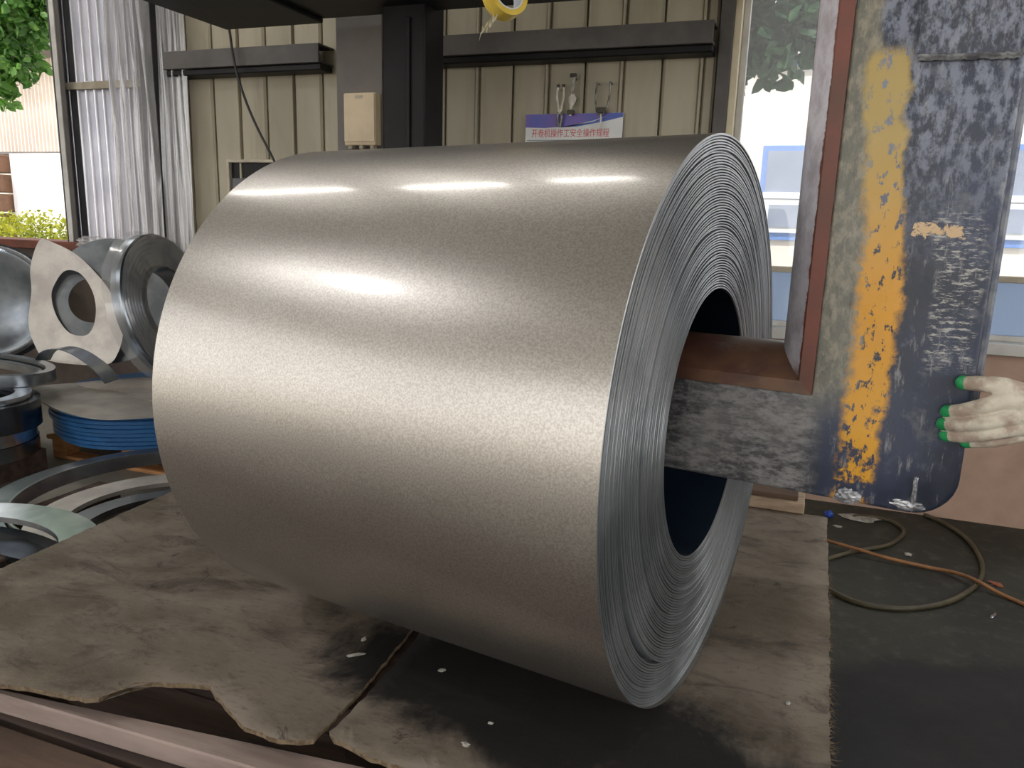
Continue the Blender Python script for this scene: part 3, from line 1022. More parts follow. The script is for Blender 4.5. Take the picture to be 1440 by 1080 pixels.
FING = {   # chains from knuckle to tip: (t, d, z, r)
    'index': [(.518, .034, .156, .0130), (.490, .041, .143, .0120), (.462, .031, .129, .0108), (.440, .0135, .120, .0100)],
    'middle': [(.534, .032, .130, .0128), (.492, .043, .115, .0120), (.458, .032, .104, .0110), (.437, .0135, .098, .0102)],
    'ring': [(.538, .028, .110, .0122), (.498, .038, .096, .0114), (.464, .028, .084, .0105), (.443, .0130, .079, .0097)],
    'little': [(.544, .016, .096, .0110), (.512, .020, .082, .0102), (.490, .010, .074, .0094), (.474, .006, .070, .0088)],
    'thumb': [(.540, .012, .166, .0155), (.512, .024, .176, .0138), (.484, .029, .177, .0122), (.456, .015, .173, .0105)],
}
hand = empty('gloved_hand', CC)
hand.matrix_world = hk.matrix_world.copy()
bm = bmesh.new()
for nm, chn in FING.items():
    for a, b in zip(chn[:-1], chn[1:]):
        capsule_bm(bm, hp(*a[:3]), hp(*b[:3]), a[3] * 1.12, b[3] * 1.12)
# palm and wrist
for (a, b, r0, r1) in [((.520, .030, .154), (.600, .004, .150), .017, .024), ((.534, .028, .130), (.604, .006, .140), .017, .025), ((.538, .024, .112), (.604, .004, .124), .016, .024),
                       ((.544, .014, .098), (.604, .002, .112), .013, .022), ((.560, .004, .164), (.606, .002, .145), .018, .024),
                       ((.536, .022, .146), (.540, .018, .104), .014, .013), ((.60, .004, .145), (.66, -.004, .128), .027, .028), ((.60, .002, .118), (.66, -.006, .112), .024, .027),
                       ((.655, -.005, .120), (.72, -.012, .112), .031, .034)]:
    capsule_bm(bm, hp(*a), hp(*b), r0, r1)
glove = bm_obj('glove', bm, 'glove_knit', hand)
rm = glove.modifiers.new('remesh', 'REMESH')
rm.mode = 'VOXEL'; rm.voxel_size = .0019; rm.use_smooth_shade = True
sm = glove.modifiers.new('smooth', 'SMOOTH')
sm.factor = .5; sm.iterations = 3
dg = bpy.context.evaluated_depsgraph_get()
me = bpy.data.meshes.new_from_object(glove.evaluated_get(dg))
glove.modifiers.clear()
glove.data = me
# green rubber tips
for nm, chn in FING.items():
    a, b = Vector(hp(*chn[-2][:3])), Vector(hp(*chn[-1][:3]))
    bm = bmesh.new()
    s0 = b + (a - b) * (.30 if nm != 'thumb' else .12)
    r_ = chn[-1][3] * 1.10
    capsule_bm(bm, s0, b, r_ * 1.06, r_ * 1.07, 14, 5)
    o = bm_obj('green_tip', bm, 'glove_green', hand, True)
    o['label'] = 'green rubber fingertip'
bm = bmesh.new()
capsule_bm(bm, hp(.708, -.010, .113), hp(1.02, -.06, .02), .043, .058, 20, 4)
slv = bm_obj('sleeve', bm, 'sleeve_blue', hand, True)
sweep('cuff', [hp(.690 + .0, -.010, .116) + Vector((.008 * k, 0, -.002 * k)) for k in range(5)], circle_prof(.037, 20), 'glove_knit', hand)
tag(hand, 'hand in a cream knit glove with green fingertips gripping the hook', 'person')
hand.name = 'person'

# ------------------------------------------------------------------ sign and tools on the wall
s0, s1 = onY(740, 161, WY - .02), onY(877, 157, WY - .02)
sb = onY(740, 215, WY - .02).z
sgn = empty('notice_board', (s0.x, WY - .018, sb - .25))
sw = s1.x - s0.x
shh = s0.z - sb + .25
box('board', 0, sw, -.006, 0, 0, shh, 'paper_white', sgn, .001, 1)
yf = -.0075
def flat(name, poly, mat, y=yf):
    vs = [(p[0], y, p[1]) for p in poly]
    vs2 = [(p[0], y + .0012, p[1]) for p in poly]
    n = len(poly)
    fs = [tuple(range(n)), tuple(range(2 * n - 1, n - 1, -1))] + [(i, n + i, n + (i + 1) % n, (i + 1) % n) for i in range(n)]
    return mesh_obj(name, vs + vs2, fs, mat, sgn)
T = shh - .001
flat('printed_band', [(0.001, T), (0.001, T - .072), (sw * .20, T - .076), (sw * .42, T - .070), (sw * .70, T - .040), (sw * .90, T - .004), (sw * .90, T)], 'print_violet')
flat('printed_band', [(sw * .34, T - .074), (sw * .55, T - .070), (sw * .80, T - .046), (sw - .001, T - .022), (sw - .001, T), (sw * .91, T), (sw * .70, T - .046), (sw * .46, T - .072)], 'print_blue')
flat('ruled_line', [(.01, T - .142), (sw - .02, T - .142), (sw - .02, T - .146), (.01, T - .146)], 'print_line')
tc = bpy.data.curves.new('title_lettering', 'FONT')
tc.body = '开卷机操作工安全操作规程'
tc.size = .0455
tc.extrude = .0005
tmp = bpy.data.objects.new('tmp_text', tc)
COL.objects.link(tmp)
dg = bpy.context.evaluated_depsgraph_get()
me = bpy.data.meshes.new_from_object(tmp.evaluated_get(dg))
bpy.data.objects.remove(tmp)
if len(me.vertices):
    xs_ = [v.co.x for v in me.vertices]; k = (sw * .80) / (max(xs_) - min(xs_)); x_ = min(xs_)
    for v in me.vertices:
        v.co = Vector(((v.co.x - x_) * k, v.co.y * 1.1, v.co.z))
    me.materials.append(MATS['print_red'])
    lt = bpy.data.objects.new('title_lettering', me)
    COL.objects.link(lt)
    lt.parent = sgn
    lt.rotation_euler = (math.pi / 2, 0, 0)
    lt.location = (sw * .07, -.0078, T - .124)
lt['label'] = 'red lettering'
for k in range(6):
    zz = T - .19 - k * .033
    if zz > .02:
        flat('text_row', [(.04, zz), (sw * (.9 - .1 * (k % 3)), zz), (sw * (.9 - .1 * (k % 3)), zz - .012), (.04, zz - .012)], 'print_line')
tag(sgn, 'white and violet notice with red lettering on the beige wall', 'sign')
bpy.data.objects[sgn.name].name = 'notice_sign'

def hung_tool(name, q, y, kind, label):
    p = onY(q[0], q[1], y)
    e = empty(name, p)
    if kind == 'pliers':
        for sg in (-1, 1):
            sweep('handle', spline([Vector((sg * .004, 0, -.06)), Vector((sg * .012, -.004, -.02)), Vector((sg * .020, -.004, .03)), Vector((sg * .016, 0, .075))], 6), circle_prof(.0065, 8), 'rag_white', e, up=Vector((0, 1, 0)))
            sweep('jaw', spline([Vector((sg * .006, 0, -.06)), Vector((sg * .012, -.002, -.085)), Vector((sg * .004, 0, -.14))], 5), circle_prof(.007, 8), 'tool_steel', e, up=Vector((0, 1, 0)))
            box('grip_end', sg * .016 - .007, sg * .016 + .007, -.007, .007, .072, .09, 'tool_grip', e, .002, 1)
        lathe('pivot', [(.001, -.006), (.012, -.006), (.012, .006), (.001, .006)], 'tool_steel', e, 16).rotation_euler = (math.pi / 2, 0, 0)
        e.children[-1].location = (0, 0, -.06)
        box('peg', -.004, .004, .0, WY - y, .06, .068, 'tool_steel', e)
    elif kind == 'wrench':
        sweep('shank', spline([Vector((.012, 0, .12)), Vector((.006, 0, .06)), Vector((.0, -.003, .0)), Vector((-.004, 0, -.09))], 6), [(-.008, -.003), (.008, -.003), (.008, .003), (-.008, .003)], 'tool_steel', e, up=Vector((0, 1, 0)))
        bm = bmesh.new()
        bmesh.ops.create_icosphere(bm, subdivisions=3, radius=1)
        for v in bm.verts:
            v.co *= 1 + .4 * mnoise.noise(v.co * 2.2)
            v.co = Vector((v.co.x * .022 + .002, v.co.y * .012, v.co.z * .035 - .005))
        bm_obj('rag', bm, 'rag_white', e, True)
        box('head', -.016, .022, -.005, .005, .115, .135, 'tool_grip', e, .003, 1)
        box('collar', -.022, .018, -.012, .008, -.085, -.06, 'tool_grip', e, .003, 1)
        box('peg', .008, .014, .0, WY - y, .105, .112, 'tool_steel', e)
    else:
        pts_ = spline([Vector((-.030, 0, .09)), Vector((-.034, 0, .0)), Vector((-.026, 0, -.06)), Vector((0, 0, -.085)), Vector((.026, 0, -.06)), Vector((.042, 0, .0)), Vector((.046, 0, .09))], 6)
        sweep('bow', pts_, circle_prof(.006, 8), 'tool_steel', e, up=Vector((0, 1, 0)))
        box('bar', -.025, .030, -.008, .008, -.075, -.045, 'tool_grip', e, .004, 1)
        sweep('hanging_tie', spline([Vector((0, -.002, -.08)), Vector((.004, -.01, -.12)), Vector((-.006, -.006, -.16))], 6), circle_prof(.005, 6), 'rag_white', e, up=Vector((0, 1, 0)))
        box('peg', -.034, -.026, .0, WY - y, .08, .088, 'tool_steel', e)
        box('peg', .042, .050, .0, WY - y, .08, .088, 'tool_steel', e)
    tag(e, label, 'tool')
hung_tool('hanging_pliers', (788, 142), WY - .05, 'pliers', 'pliers with white wrapped handles hanging left above the notice')
hung_tool('hanging_wrench', (804, 139), WY - .05, 'wrench', 'slim tool with a white rag hanging between pliers and steel bow')
hung_tool('hanging_bow', (846, 139), WY - .05, 'bow', 'thin U-shaped steel bow hanging right above the notice')

# tape roll hanging from the beam
tp = onY(710, -6, 2.3)
tr = empty('tape_roll', tp)
ro = lathe('tape', [(.050, -.024), (.066, -.024), (.066, .024), (.050, .024)], 'tape_yellow', tr, 48)
co = lathe('core', [(.046, -.0245), (.050, -.0245), (.050, .0245), (.046, .0245)], 'tape_core', tr, 48)
for o in (ro, co):
    o.rotation_euler = (math.radians(78), 0, math.radians(52))
vs, fs = [], []
for k in range(15):
    s_ = k / 14
    c_ = Vector((-.012 - .052 * s_, -.03, -.064 - .040 * s_ + .006 * math.sin(k * 2.1)))
    w_ = Vector((.008, .014 * math.sin(k * 1.3), .018)) * (.6 + .4 * math.sin(k * 1.9))
    vs += [c_ - w_, c_ + w_, c_ + w_ + Vector((0, .001, 0)), c_ - w_ + Vector((0, .001, 0))]
for k in range(14):
    a = k * 4
    for i in range(4):
        j = (i + 1) % 4
        fs.append((a + i, a + j, a + 4 + j, a + 4 + i))
fs += [(0, 1, 2, 3), (56, 59, 58, 57)]
mesh_obj('loose_end', vs, fs, 'tape_tail', tr)
hang = bz - tp.z
sweep('hanging_wire', [Vector((0, 0, .05)), Vector((0, .02, hang - .018))], circle_prof(.002, 6), 'black_rubber', tr, up=Vector((0, 1, 0)))
tag(tr, 'yellow tape roll with a twisted loose end hanging from the black beam', 'tape roll')

# ------------------------------------------------------------------ scrap metal corner
def basis(n, up=Vector((0, 0, 1))):
    n = n.normalized()
    x_ = up.cross(n).normalized()
    y_ = n.cross(x_)
    return Matrix(((x_.x, y_.x, n.x, 0), (x_.y, y_.y, n.y, 0), (x_.z, y_.z, n.z, 0), (0, 0, 0, 1)))
TOCAM = Vector((.72, -.66, .22))
# drum lid at the frame edge
c_ = onY(-16, 424, 3.80)
lid = empty('drum_lid', c_)
lid.matrix_world = Matrix.Translation(c_) @ basis(Vector((.66, -.70, .20)))
lathe('dish', [(.001, .012), (.30, .012), (.33, .0), (.375, .002), (.375, -.006), (.33, -.008), (.30, .004), (.001, .004)], 'scrap_zinc', lid, 72)
lathe('rim', [(.372, -.03), (.40, -.03), (.408, -.01), (.40, .018), (.385, .022), (.372, .012)], 'scrap_bright', lid, 72)
lathe('back_flange', [(.39, -.06), (.425, -.06), (.425, -.048), (.39, -.04)], 'scrap_dark', lid, 72)
lid['label'] = ''
tag(lid, 'round dark drum lid with bright rim at the left picture edge', 'drum lid')

def plate(name, outline, hole, th_, mat, M, label, cat='metal plate', curl=0.0):
    """flat plate with a hole; outline and hole sampled with equal counts, in the plane x, y"""
    n = len(outline)
    vs, fs = [], []
    NR = 8
    for lay in (0, 1):
        for k in range(NR + 1):
            s_ = k / NR
            for i in range(n):
                p = Vector((*hole[i], 0)).lerp(Vector((*outline[i], 0)), s_)
                p.z = curl * (p.x * p.x) - lay * th_
                vs.append(p)
    st_ = n * (NR + 1)
    for lay in (0, 1):
        for k in range(NR):
            for i in range(n):
                j = (i + 1) % n
                a = lay * st_ + k * n
                fs.append((a + i, a + j, a + n + j, a + n + i))
    for i in range(n):
        j = (i + 1) % n
        fs.append((i, j, st_ + j, st_ + i))
        a = NR * n
        fs.append((a + i, a + j, st_ + a + j, st_ + a + i))
    o = mesh_obj(name, vs, fs, mat)
    smooth_angle(o, 30)
    o.matrix_world = M
    tag(o, label, cat)
    return o
# teardrop plate: corner points in pixels, mapped on its leaning plane
def plane_px(pts_, C0, Mb):
    n = Vector((Mb[0][2], Mb[1][2], Mb[2][2]))
    inv = Mb.to_3x3().transposed()
    out = []
    for q in pts_:
        r = ray(*q)
        p = r * (((C0 - Vector((0, 0, H))).dot(n)) / r.dot(n)) + Vector((0, 0, H))
        l = inv @ (p - C0)
        out.append((l.x, l.y))
    return out
def resample(poly, n, c):
    """closed polygon resampled by angle around c"""
    ang = []
    out = []
    for k in range(n):
        a = 2 * math.pi * k / n
        d = Vector((math.cos(a), math.sin(a)))
        best = None
        for i in range(len(poly)):
            p = Vector(poly[i]) - Vector(c); q = Vector(poly[(i + 1) % len(poly)]) - Vector(c)
            e = q - p
            den = d.x * e.y - d.y * e.x
            if abs(den) < 1e-9:
                continue
            tt = (p.x * e.y - p.y * e.x) / den
            uu = (p.x * d.y - p.y * d.x) / den
            if tt > 0 and -1e-6 <= uu <= 1 + 1e-6 and (best is None or tt > best):
                best = tt
        best = best or .1
        out.append((c[0] + d.x * best, c[1] + d.y * best))
    return out
C0 = onY(105, 430, 3.62)
Mb = basis(Vector((.42, -.86, .30)))
def close_spline(pts_, per=6):
    p3 = [Vector((*p, 0)) for p in pts_]
    out = []
    m = len(p3)
    for i in range(m):
        p0, p1, p2, p3_ = p3[(i - 1) % m], p3[i], p3[(i + 1) % m], p3[(i + 2) % m]
        for k in range(per):
            s_ = k / per
            v = .5 * ((2 * p1) + (p2 - p0) * s_ + (2 * p0 - 5 * p1 + 4 * p2 - p3_) * s_ * s_ + (3 * p1 - p0 - 3 * p2 + p3_) * s_ ** 3)
            out.append((v.x, v.y))
    return out
tear = close_spline([(57, 338), (45, 375), (46, 410), (42, 455), (50, 485), (64, 505), (100, 512), (150, 513), (166, 500), (175, 470), (170, 440), (150, 402), (110, 360), (72, 340)])
hole = close_spline([(91, 381), (76, 402), (73, 420), (80, 445), (95, 466), (110, 472), (124, 470), (133, 455), (135, 430), (128, 405), (112, 384)])
tl, hl = plane_px(tear, C0, Mb), plane_px(hole, C0, Mb)
cc_ = (sum(p[0] for p in hl) / len(hl), sum(p[1] for p in hl) / len(hl))
plate('sheet_blank', resample(tl, 96, cc_), resample(hl, 96, cc_), .003, 'scrap_matt', Matrix.Translation(C0) @ Mb, 'pale teardrop-shaped steel blank with a round hole', 'metal plate', .25)
C1 = C0 + Vector((.06, .07, .03))
def ellpts(rx, ry, n=96, cx=0, cy=0):
    return [(cx + rx * math.cos(2 * math.pi * k / n), cy + ry * math.sin(2 * math.pi * k / n)) for k in range(n)]
plate('sheet_blank', ellpts(.38, .42), ellpts(.15, .15, cx=-.1), .004, 'scrap_zinc', Matrix.Translation(C1 + Vector((.07, .09, 0))) @ basis(Vector((.50, -.78, .34))), 'bluish round steel blank behind the teardrop blank', 'metal plate')
# shiny strip coil standing behind the big coil
c_ = onY(238, 428, 3.3)
sc2 = empty('strip_coil', c_)
sc2.matrix_world = Matrix.Translation(c_) @ basis(Vector((.96, .20, .22)))
lathe('strip_ring', [(.215, -.05), (.22, .0)] + [(.22 + .012 * k + .006 * (k % 2), .006 * (k % 2)) for k in range(14)] + [(.39, 0), (.395, -.05)], 'scrap_zinc', sc2, 72)
lathe('inner_sleeve', [(.20, -.09), (.215, -.09), (.215, .012), (.20, .012)], 'scrap_dark', sc2, 72)
vs, fs = [], []
rnd = random.Random(3)
NA, NR = 72, 10
for i in range(NA):
    a = 2 * math.pi * i / NA
    for k in range(NR):
        s_ = k / (NR - 1)
        r_ = .205 + .215 * s_
        z = .02 - .10 * max(0, s_ - .8) / .2 + .014 * mnoise.noise(Vector((math.cos(a) * 4, math.sin(a) * 4, s_ * 2)))
        vs.append((r_ * math.cos(a), r_ * math.sin(a), z))
for i in range(NA):
    j = (i + 1) % NA
    for k in range(NR - 1):
        fs.append((i * NR + k, j * NR + k, j * NR + k + 1, i * NR + k + 1))
mesh_obj('plastic_wrap', vs, fs, 'plastic_film', sc2, True)
tag(sc2, 'shiny strip coil in clear wrap standing behind the big coil', 'strip coil')

def ring_band(name, C_, rx, ry, rot, w, h, mat, label, tiltv=None, a0=0, a1=2 * math.pi, cat='steel ring'):
    """upright band (w thin, h tall) or flat ring (w wide, h thin) swept along an ellipse"""
    full = abs(a1 - a0 - 2 * math.pi) < 1e-6
    n = 96
    path = []
    for k in range(n if full else n + 1):
        a = a0 + (a1 - a0) * k / n
        path.append(Vector((rx * math.cos(a), ry * math.sin(a), 0)))
    o = sweep(name, path, [(-w / 2, -h / 2), (w / 2, -h / 2), (w / 2, h / 2), (-w / 2, h / 2)], mat, None, full)
    o.location = C_
    o.rotation_euler = (tiltv[0] if tiltv else 0, tiltv[1] if tiltv else 0, rot)
    tag(o, label, cat)
    return o
# pallet with blue sheet stack
pa = Vector((-4.12, 3.22, 0))
pal = empty('wood_pallet', (pa.x + .6, pa.y + .53, 0))
for k in range(3):
    yy = -.48 + k * .46
    box('bottom_board', -.6, .6, yy - .05, yy + .05, 0, .02, 'pallet_wood', pal, .002, 1)
    for xx in (-.55, 0, .55):
        box('block', xx - .05, xx + .05, yy - .05, yy + .05, .02, .10, 'pallet_wood', pal, .002, 1)
for k in range(3):
    box('stringer', -.6 + k * .55, -.5 + k * .55, -.53, .5, .10, .12, 'pallet_wood', pal, .002, 1)
for k in range(6):
    yy = -.50 + k * .19
    box('top_board', -.62, .62, yy - .05, yy + .05, .12, .142, 'pallet_wood', pal, .002, 1)
tag(pal, 'light brown wooden pallet under the blue sheet stack', 'pallet')
bc = Vector((-3.72, 3.68, .142))
rnd = random.Random(8)
zz = .142
nsheet = 9
for k in range(nsheet):
    hgt = .026
    r_ = .575 + .006 * k + rnd.uniform(-.008, .008)
    e = empty('blue_blank', (bc.x + rnd.uniform(-.012, .012), bc.y + rnd.uniform(-.012, .012), zz))
    lathe('film_edge', [(.001, .001), (r_ - .006, .001), (r_, .004), (r_ + .002, hgt - .004), (r_ - .004, hgt - .001), (.001, hgt - .001)], 'blue_film', e, 72)
    ordn = ['lowest', 'second lowest', 'third from the bottom', 'fourth from the bottom', 'middle', 'fourth from the top', 'third from the top', 'second highest', 'highest'][k]
    tag(e, 'blue-filmed round steel blank, %s in the pallet stack' % ordn, 'steel blank', 'blue-filmed blanks on the pallet')
    zz += hgt
tops = close_spline([(45, 546), (60, 541), (110, 537), (170, 534), (215, 532), (280, 535), (330, 548), (340, 562), (310, 578), (260, 583), (215, 585), (150, 588), (105, 582), (70, 570), (50, 556)])
poly = [onZ(q[0], q[1], zz + .012) for q in tops]
cx_, cy_ = sum(p.x for p in poly) / len(poly), sum(p.y for p in poly) / len(poly)
tsh = prism('cover_sheet', [(p.x - cx_, p.y - cy_) for p in poly], lambda p, q, d: (p, q, d), 0, .006, 'scrap_flat')
tsh.location = (cx_, cy_, zz + .001)
tag(tsh, 'grey oval cover sheet lying on the blue stack', 'metal plate')
t2 = close_spline([(108, 537), (160, 532), (214, 529), (290, 532), (300, 545), (250, 562), (205, 560), (170, 549), (130, 545)])
poly = [onZ(q[0], q[1], zz + .02) for q in t2]
cx_, cy_ = sum(p.x for p in poly) / len(poly), sum(p.y for p in poly) / len(poly)
ts2 = prism('cover_sheet', [(p.x - cx_, p.y - cy_) for p in poly], lambda p, q, d: (p, q, d), 0, .005, 'scrap_matt')
ts2.location = (cx_, cy_, zz + .0075)
tag(ts2, 'smaller pale sheet on top of the grey cover sheet', 'metal plate')

# rings and bands
def floor_stack(name, C_, rx, ry, z0, z1, mat, label, cat='steel ring', w=.12):
    return ring_band(name, (C_.x, C_.y, (z0 + z1) / 2), rx, ry, 0, w, z1 - z0, mat, label, None, cat=cat)
RC = Vector((-4.2, 2.78, 0))
def rring(name, z0, z1, rx, ry, w, mat, label, dx=0, dy=0, tl=None):
    return ring_band(name, (RC.x + dx, RC.y + dy, (z0 + z1) / 2), rx - w / 2, ry - w / 2, 0, w, z1 - z0, mat, label, tl)
cr = empty('scrap_crate', (RC.x, RC.y, 0))
for k, (x0, x1, y0, y1) in enumerate(((-.26, .26, -.26, -.23), (-.26, .26, .23, .26), (-.26, -.23, -.23, .23), (.23, .26, -.23, .23))):
    box('side', x0, x1, y0, y1, 0, .13, 'timber_dark', cr, .004, 1)
tag(cr, 'low dark timber crate under the left ring pile', 'crate')
rring('steel_ring', .132, .213, .34, .34, .14, 'scrap_zinc', 'blue-grey steel ring, lowest of the pile left of the pallet')
rring('steel_ring', .216, .300, .335, .335, .14, 'scrap_bright', 'pale steel ring, second from the bottom of the left pile')
rring('steel_ring', .303, .450, .41, .33, .16, 'scrap_dark', 'thick dark steel ring in the middle of the left pile')
rring('steel_ring', .453, .480, .36, .30, .08, 'scrap_bright', 'thin bright steel ring on the thick dark ring')
rring('steel_ring', .483, .525, .72, .26, .05, 'scrap_bright', 'bright inner band of the large ring on top of the left pile', -.60, .34)
rring('steel_ring', .483, .550, .79, .33, .05, 'scrap_zinc', 'large blue-grey ring on top of the left pile', -.60, .34)
pth = [onY(q[0], q[1], 3.2) for q in [(60, 506), (66, 496), (78, 490), (95, 490), (112, 496), (128, 506), (143, 518), (158, 536)]]
c_ = pth[0].copy()
o = sweep('steel_band', [p - c_ for p in spline(pth, 5)], [(-.002, -.045), (.002, -.045), (.002, .045), (-.002, .045)], 'scrap_zinc', None, False, Vector((.3, .95, .05)))
o.location = c_
tag(o, 'narrow arched steel band below the teardrop blank', 'steel band')

def loop(name, C_, rx, ry, rot, z, w, h, mat, label, tl=None):
    return ring_band(name, (C_[0], C_[1], z), rx, ry, rot, w, h, mat, label, tl, cat='strip loop')
loop('strip_loop', (-2.60, 2.58), .695, .695, 0, .205, .125, .03, 'scrap_zinc', 'widest flat loop of grey steel strip between platform and pallet')
loop('strip_loop', (-2.60, 2.58), .622, .622, 0, .203, .010, .07, 'scrap_bright', 'thin bright rim inside the widest strip loop')
loop('strip_loop', (-2.50, 2.46), .47, .47, 0, .175, .14, .02, 'scrap_matt', 'pale flat strip loop lying inside the widest loop')
loop('strip_loop', (-2.47, 2.38), .33, .36, .1, .160, .10, .03, 'scrap_zinc', 'smallest grey strip loop against the platform')
loop('strip_loop', (-2.66, 1.70), .46, .27, .0, .31, .13, .022, 'scrap_bright', 'bright flat strip loop nearest the camera beside the platform', (math.radians(2), math.radians(-2)))
loop('strip_loop', (-2.66, 1.66), .44, .24, .0, .245, .05, .06, 'scrap_dark', 'dark strip loop under the bright nearest loop')
for k, (xx, yy, hh) in enumerate(((-3.12, 2.35, .14), (-2.45, 2.45, .14), (-2.7, 1.62, .21))):
    o = box('timber_block', -.07, .07, -.38 if k < 2 else -.22, .38 if k < 2 else .22, 0, hh, 'timber_dark', None, .006, 1)
    o.location = (xx, yy, 0)
    tag(o, ['dark timber under the strip loops, farthest from the platform', 'dark timber under the strip loops, beside the platform', 'dark timber under the nearest strip loops'][k], 'timber')

# ------------------------------------------------------------------ right: wood block, hoses, litter
w0 = onZ(1052, 712, PZ)
wbk = empty('wood_block', (-.02, 2.93, PZ))
box('board', -.32, .145, -.05, .10, .001, .042, 'pale_wood', wbk, .003, 1)
box('cleat', -.30, .12, -.03, .06, .042, .062, 'timber_brown', wbk, .003, 1)
tag(wbk, 'pale wooden board with a cleat at the far edge of the platform', 'wood board')
box('shelf_leg', 0, 0, 0, 0, 0, 0, 'timber_dark') if False else None
def floor_hose(name, px_, r, mat, label, dz=None):
    pts_ = [onZ(q[0], q[1], r + (q[2] if len(q) > 2 else 0)) for q in px_]
    c_ = pts_[0]
    o = sweep(name, [p - c_ for p in spline(pts_, 8)], circle_prof(r, 10), mat)
    o.location = c_
    tag(o, label, 'hose')
floor_hose('rubber_hose', [(1120, 800), (1166, 829.5), (1209.5, 848.5), (1268, 856), (1326, 848.5), (1361, 832), (1380, 812), (1378.6, 786), (1358, 756.6), (1326, 735), (1300, 724)], .011, 'hose_olive', 'olive rubber hose in a wide loop on the dark floor')
floor_hose('rubber_hose', [(1130, 798), (1161, 787), (1200.7, 775.6), (1247, 767), (1268, 753.7), (1269, 744), (1253, 733), (1228, 727), (1200, 726)], .010, 'hose_olive', 'thin olive hose in a small loop below the hook')
floor_hose('orange_cord', [(1120, 748, .02), (1161, 759.5, .022), (1206.6, 772.6, .022), (1253, 786, .012), (1311.5, 799, .004), (1340.7, 804.7, .012), (1370, 815, .024), (1405, 834, .006), (1440, 850), (1500, 880)], .008, 'cord_orange', 'orange cord crossing the hose loops on the dark floor')
for k, (q, s_, m_, lb) in enumerate([((1198, 778), (.014, .012, .012), 'litter', 'white pebble at the hose crossing'), ((1178, 741), (.022, .007, .006), 'litter', 'small white strip on the floor near the platform'),
                                     ((1277, 781), (.016, .012, .008), 'litter', 'grey lump inside the large hose loop'), ((1397, 866), (.03, .006, .003), 'scrap_bright', 'bright metal shaving on the floor'),
                                     ((1166, 726), (.03, .02, .02), 'blue_cap', 'small blue plastic cap beside the wooden board'), ((1400, 822), (.03, .02, .006), 'copper_rod', 'brown scrap beside the orange cord'),
                                     ((1210, 730), (.09, .05, .008), 'litter', 'grey patch of rubbish under the hook')]):
    p = onZ(q[0], q[1], 0)
    crumb('floor_scrap', (p.x, p.y, s_[2] * .5), s_, m_, k + 3, lb)
# bent ends of scrap near the mat edge
# ------------------------------------------------------------------ outdoors
def leaf_cloud(name, blobs, n, size, mat, parent, seed):
    rnd = random.Random(seed)
    vs, fs = [], []
    tot = sum(b[4] for b in blobs)
    for (cx, cy, cz_, rr_, wgt) in blobs:
        for k in range(int(n * wgt / tot)):
            d = Vector((rnd.gauss(0, 1), rnd.gauss(0, 1), rnd.gauss(0, 1))).normalized() * (rnd.random() ** .45)
            p = Vector((cx + d.x * rr_[0], cy + d.y * rr_[1], cz_ + d.z * rr_[2]))
            s_ = size * rnd.uniform(.6, 1.25)
            a = Vector((rnd.uniform(-1, 1), rnd.uniform(-1, 1), rnd.uniform(-1.2, .3))).normalized()
            b = a.orthogonal().normalized()
            b = (Matrix.Rotation(rnd.uniform(0, 6.28), 3, a) @ b)
            c2 = a.cross(b)
            i = len(vs)
            vs += [p, p + a * s_ * .35 + b * s_ * .36 + c2 * s_ * .08, p + a * s_ * .75 + b * s_ * .25, p + a * s_ * 1.05, p + a * s_ * .75 - b * s_ * .25, p + a * s_ * .35 - b * s_ * .36 + c2 * s_ * .08]
            fs += [(i, i + 1, i + 2, i + 3), (i, i + 3, i + 4, i + 5)]
    me = bpy.data.meshes.new(name)
    me.from_pydata(vs, [], fs)
    me.materials.append(MATS[mat])
    o = bpy.data.objects.new(name, me)
    COL.objects.link(o)
    o.parent = parent
    stuff(o)
    return o
def tree(name, base, hgt, blobs, n, size, mat, label, seed):
    e = empty(name, base)
    sweep('trunk', spline([Vector((0, 0, -.02)), Vector((.1, .05, hgt * .4)), Vector((-.05, 0, hgt * .8))], 5), circle_prof(.14, 10), 'bark', e, up=Vector((0, 1, 0)))
    b_ = Vector(base)
    for k, bl_ in enumerate(blobs):
        sweep('branch', spline([Vector((0, 0, hgt * (.55 + .03 * (k % 4)))), Vector(((bl_[0] - b_.x) * .5, (bl_[1] - b_.y) * .5, (bl_[2] + hgt * .6) / 2 + .2)), Vector((bl_[0] - b_.x, bl_[1] - b_.y, bl_[2]))], 5), circle_prof(.035, 6), 'bark', e, up=Vector((.3, .8, .1)))
    o = leaf_cloud('foliage', [(bx_ - b_.x, by_ - b_.y, bz_, r_, w_) for (bx_, by_, bz_, r_, w_) in blobs], n, size, mat, e, seed)
    tag(e, label, 'tree')
p = onY(20, 40, 8.2)
tree('leafy_tree', (-14.2, 9.2, 0), 5.5, [(p.x - .5, 8.2, p.z + .35, (.95, .8, .62), 3), (p.x + .35, 8.0, p.z + .30, (.6, .6, .55), 2), (p.x - 1.2, 8.4, p.z + 1.2, (1.5, 1.2, 1.1), 4), (p.x + .6, 8.4, p.z + 1.4, (1.2, 1.2, .9), 3),
      (p.x - .05, 8.0, p.z - .70, (.22, .2, .42), .35), (p.x + .25, 8.0, p.z - .45, (.4, .3, .3), .4), (p.x - .5, 8.1, p.z - .3, (.5, .4, .4), .8)], 7500, .14, 'leaf_green', 'green leafy tree hanging into the open bay at the upper left', 1)
p = onY(1085, 40, 7.5)
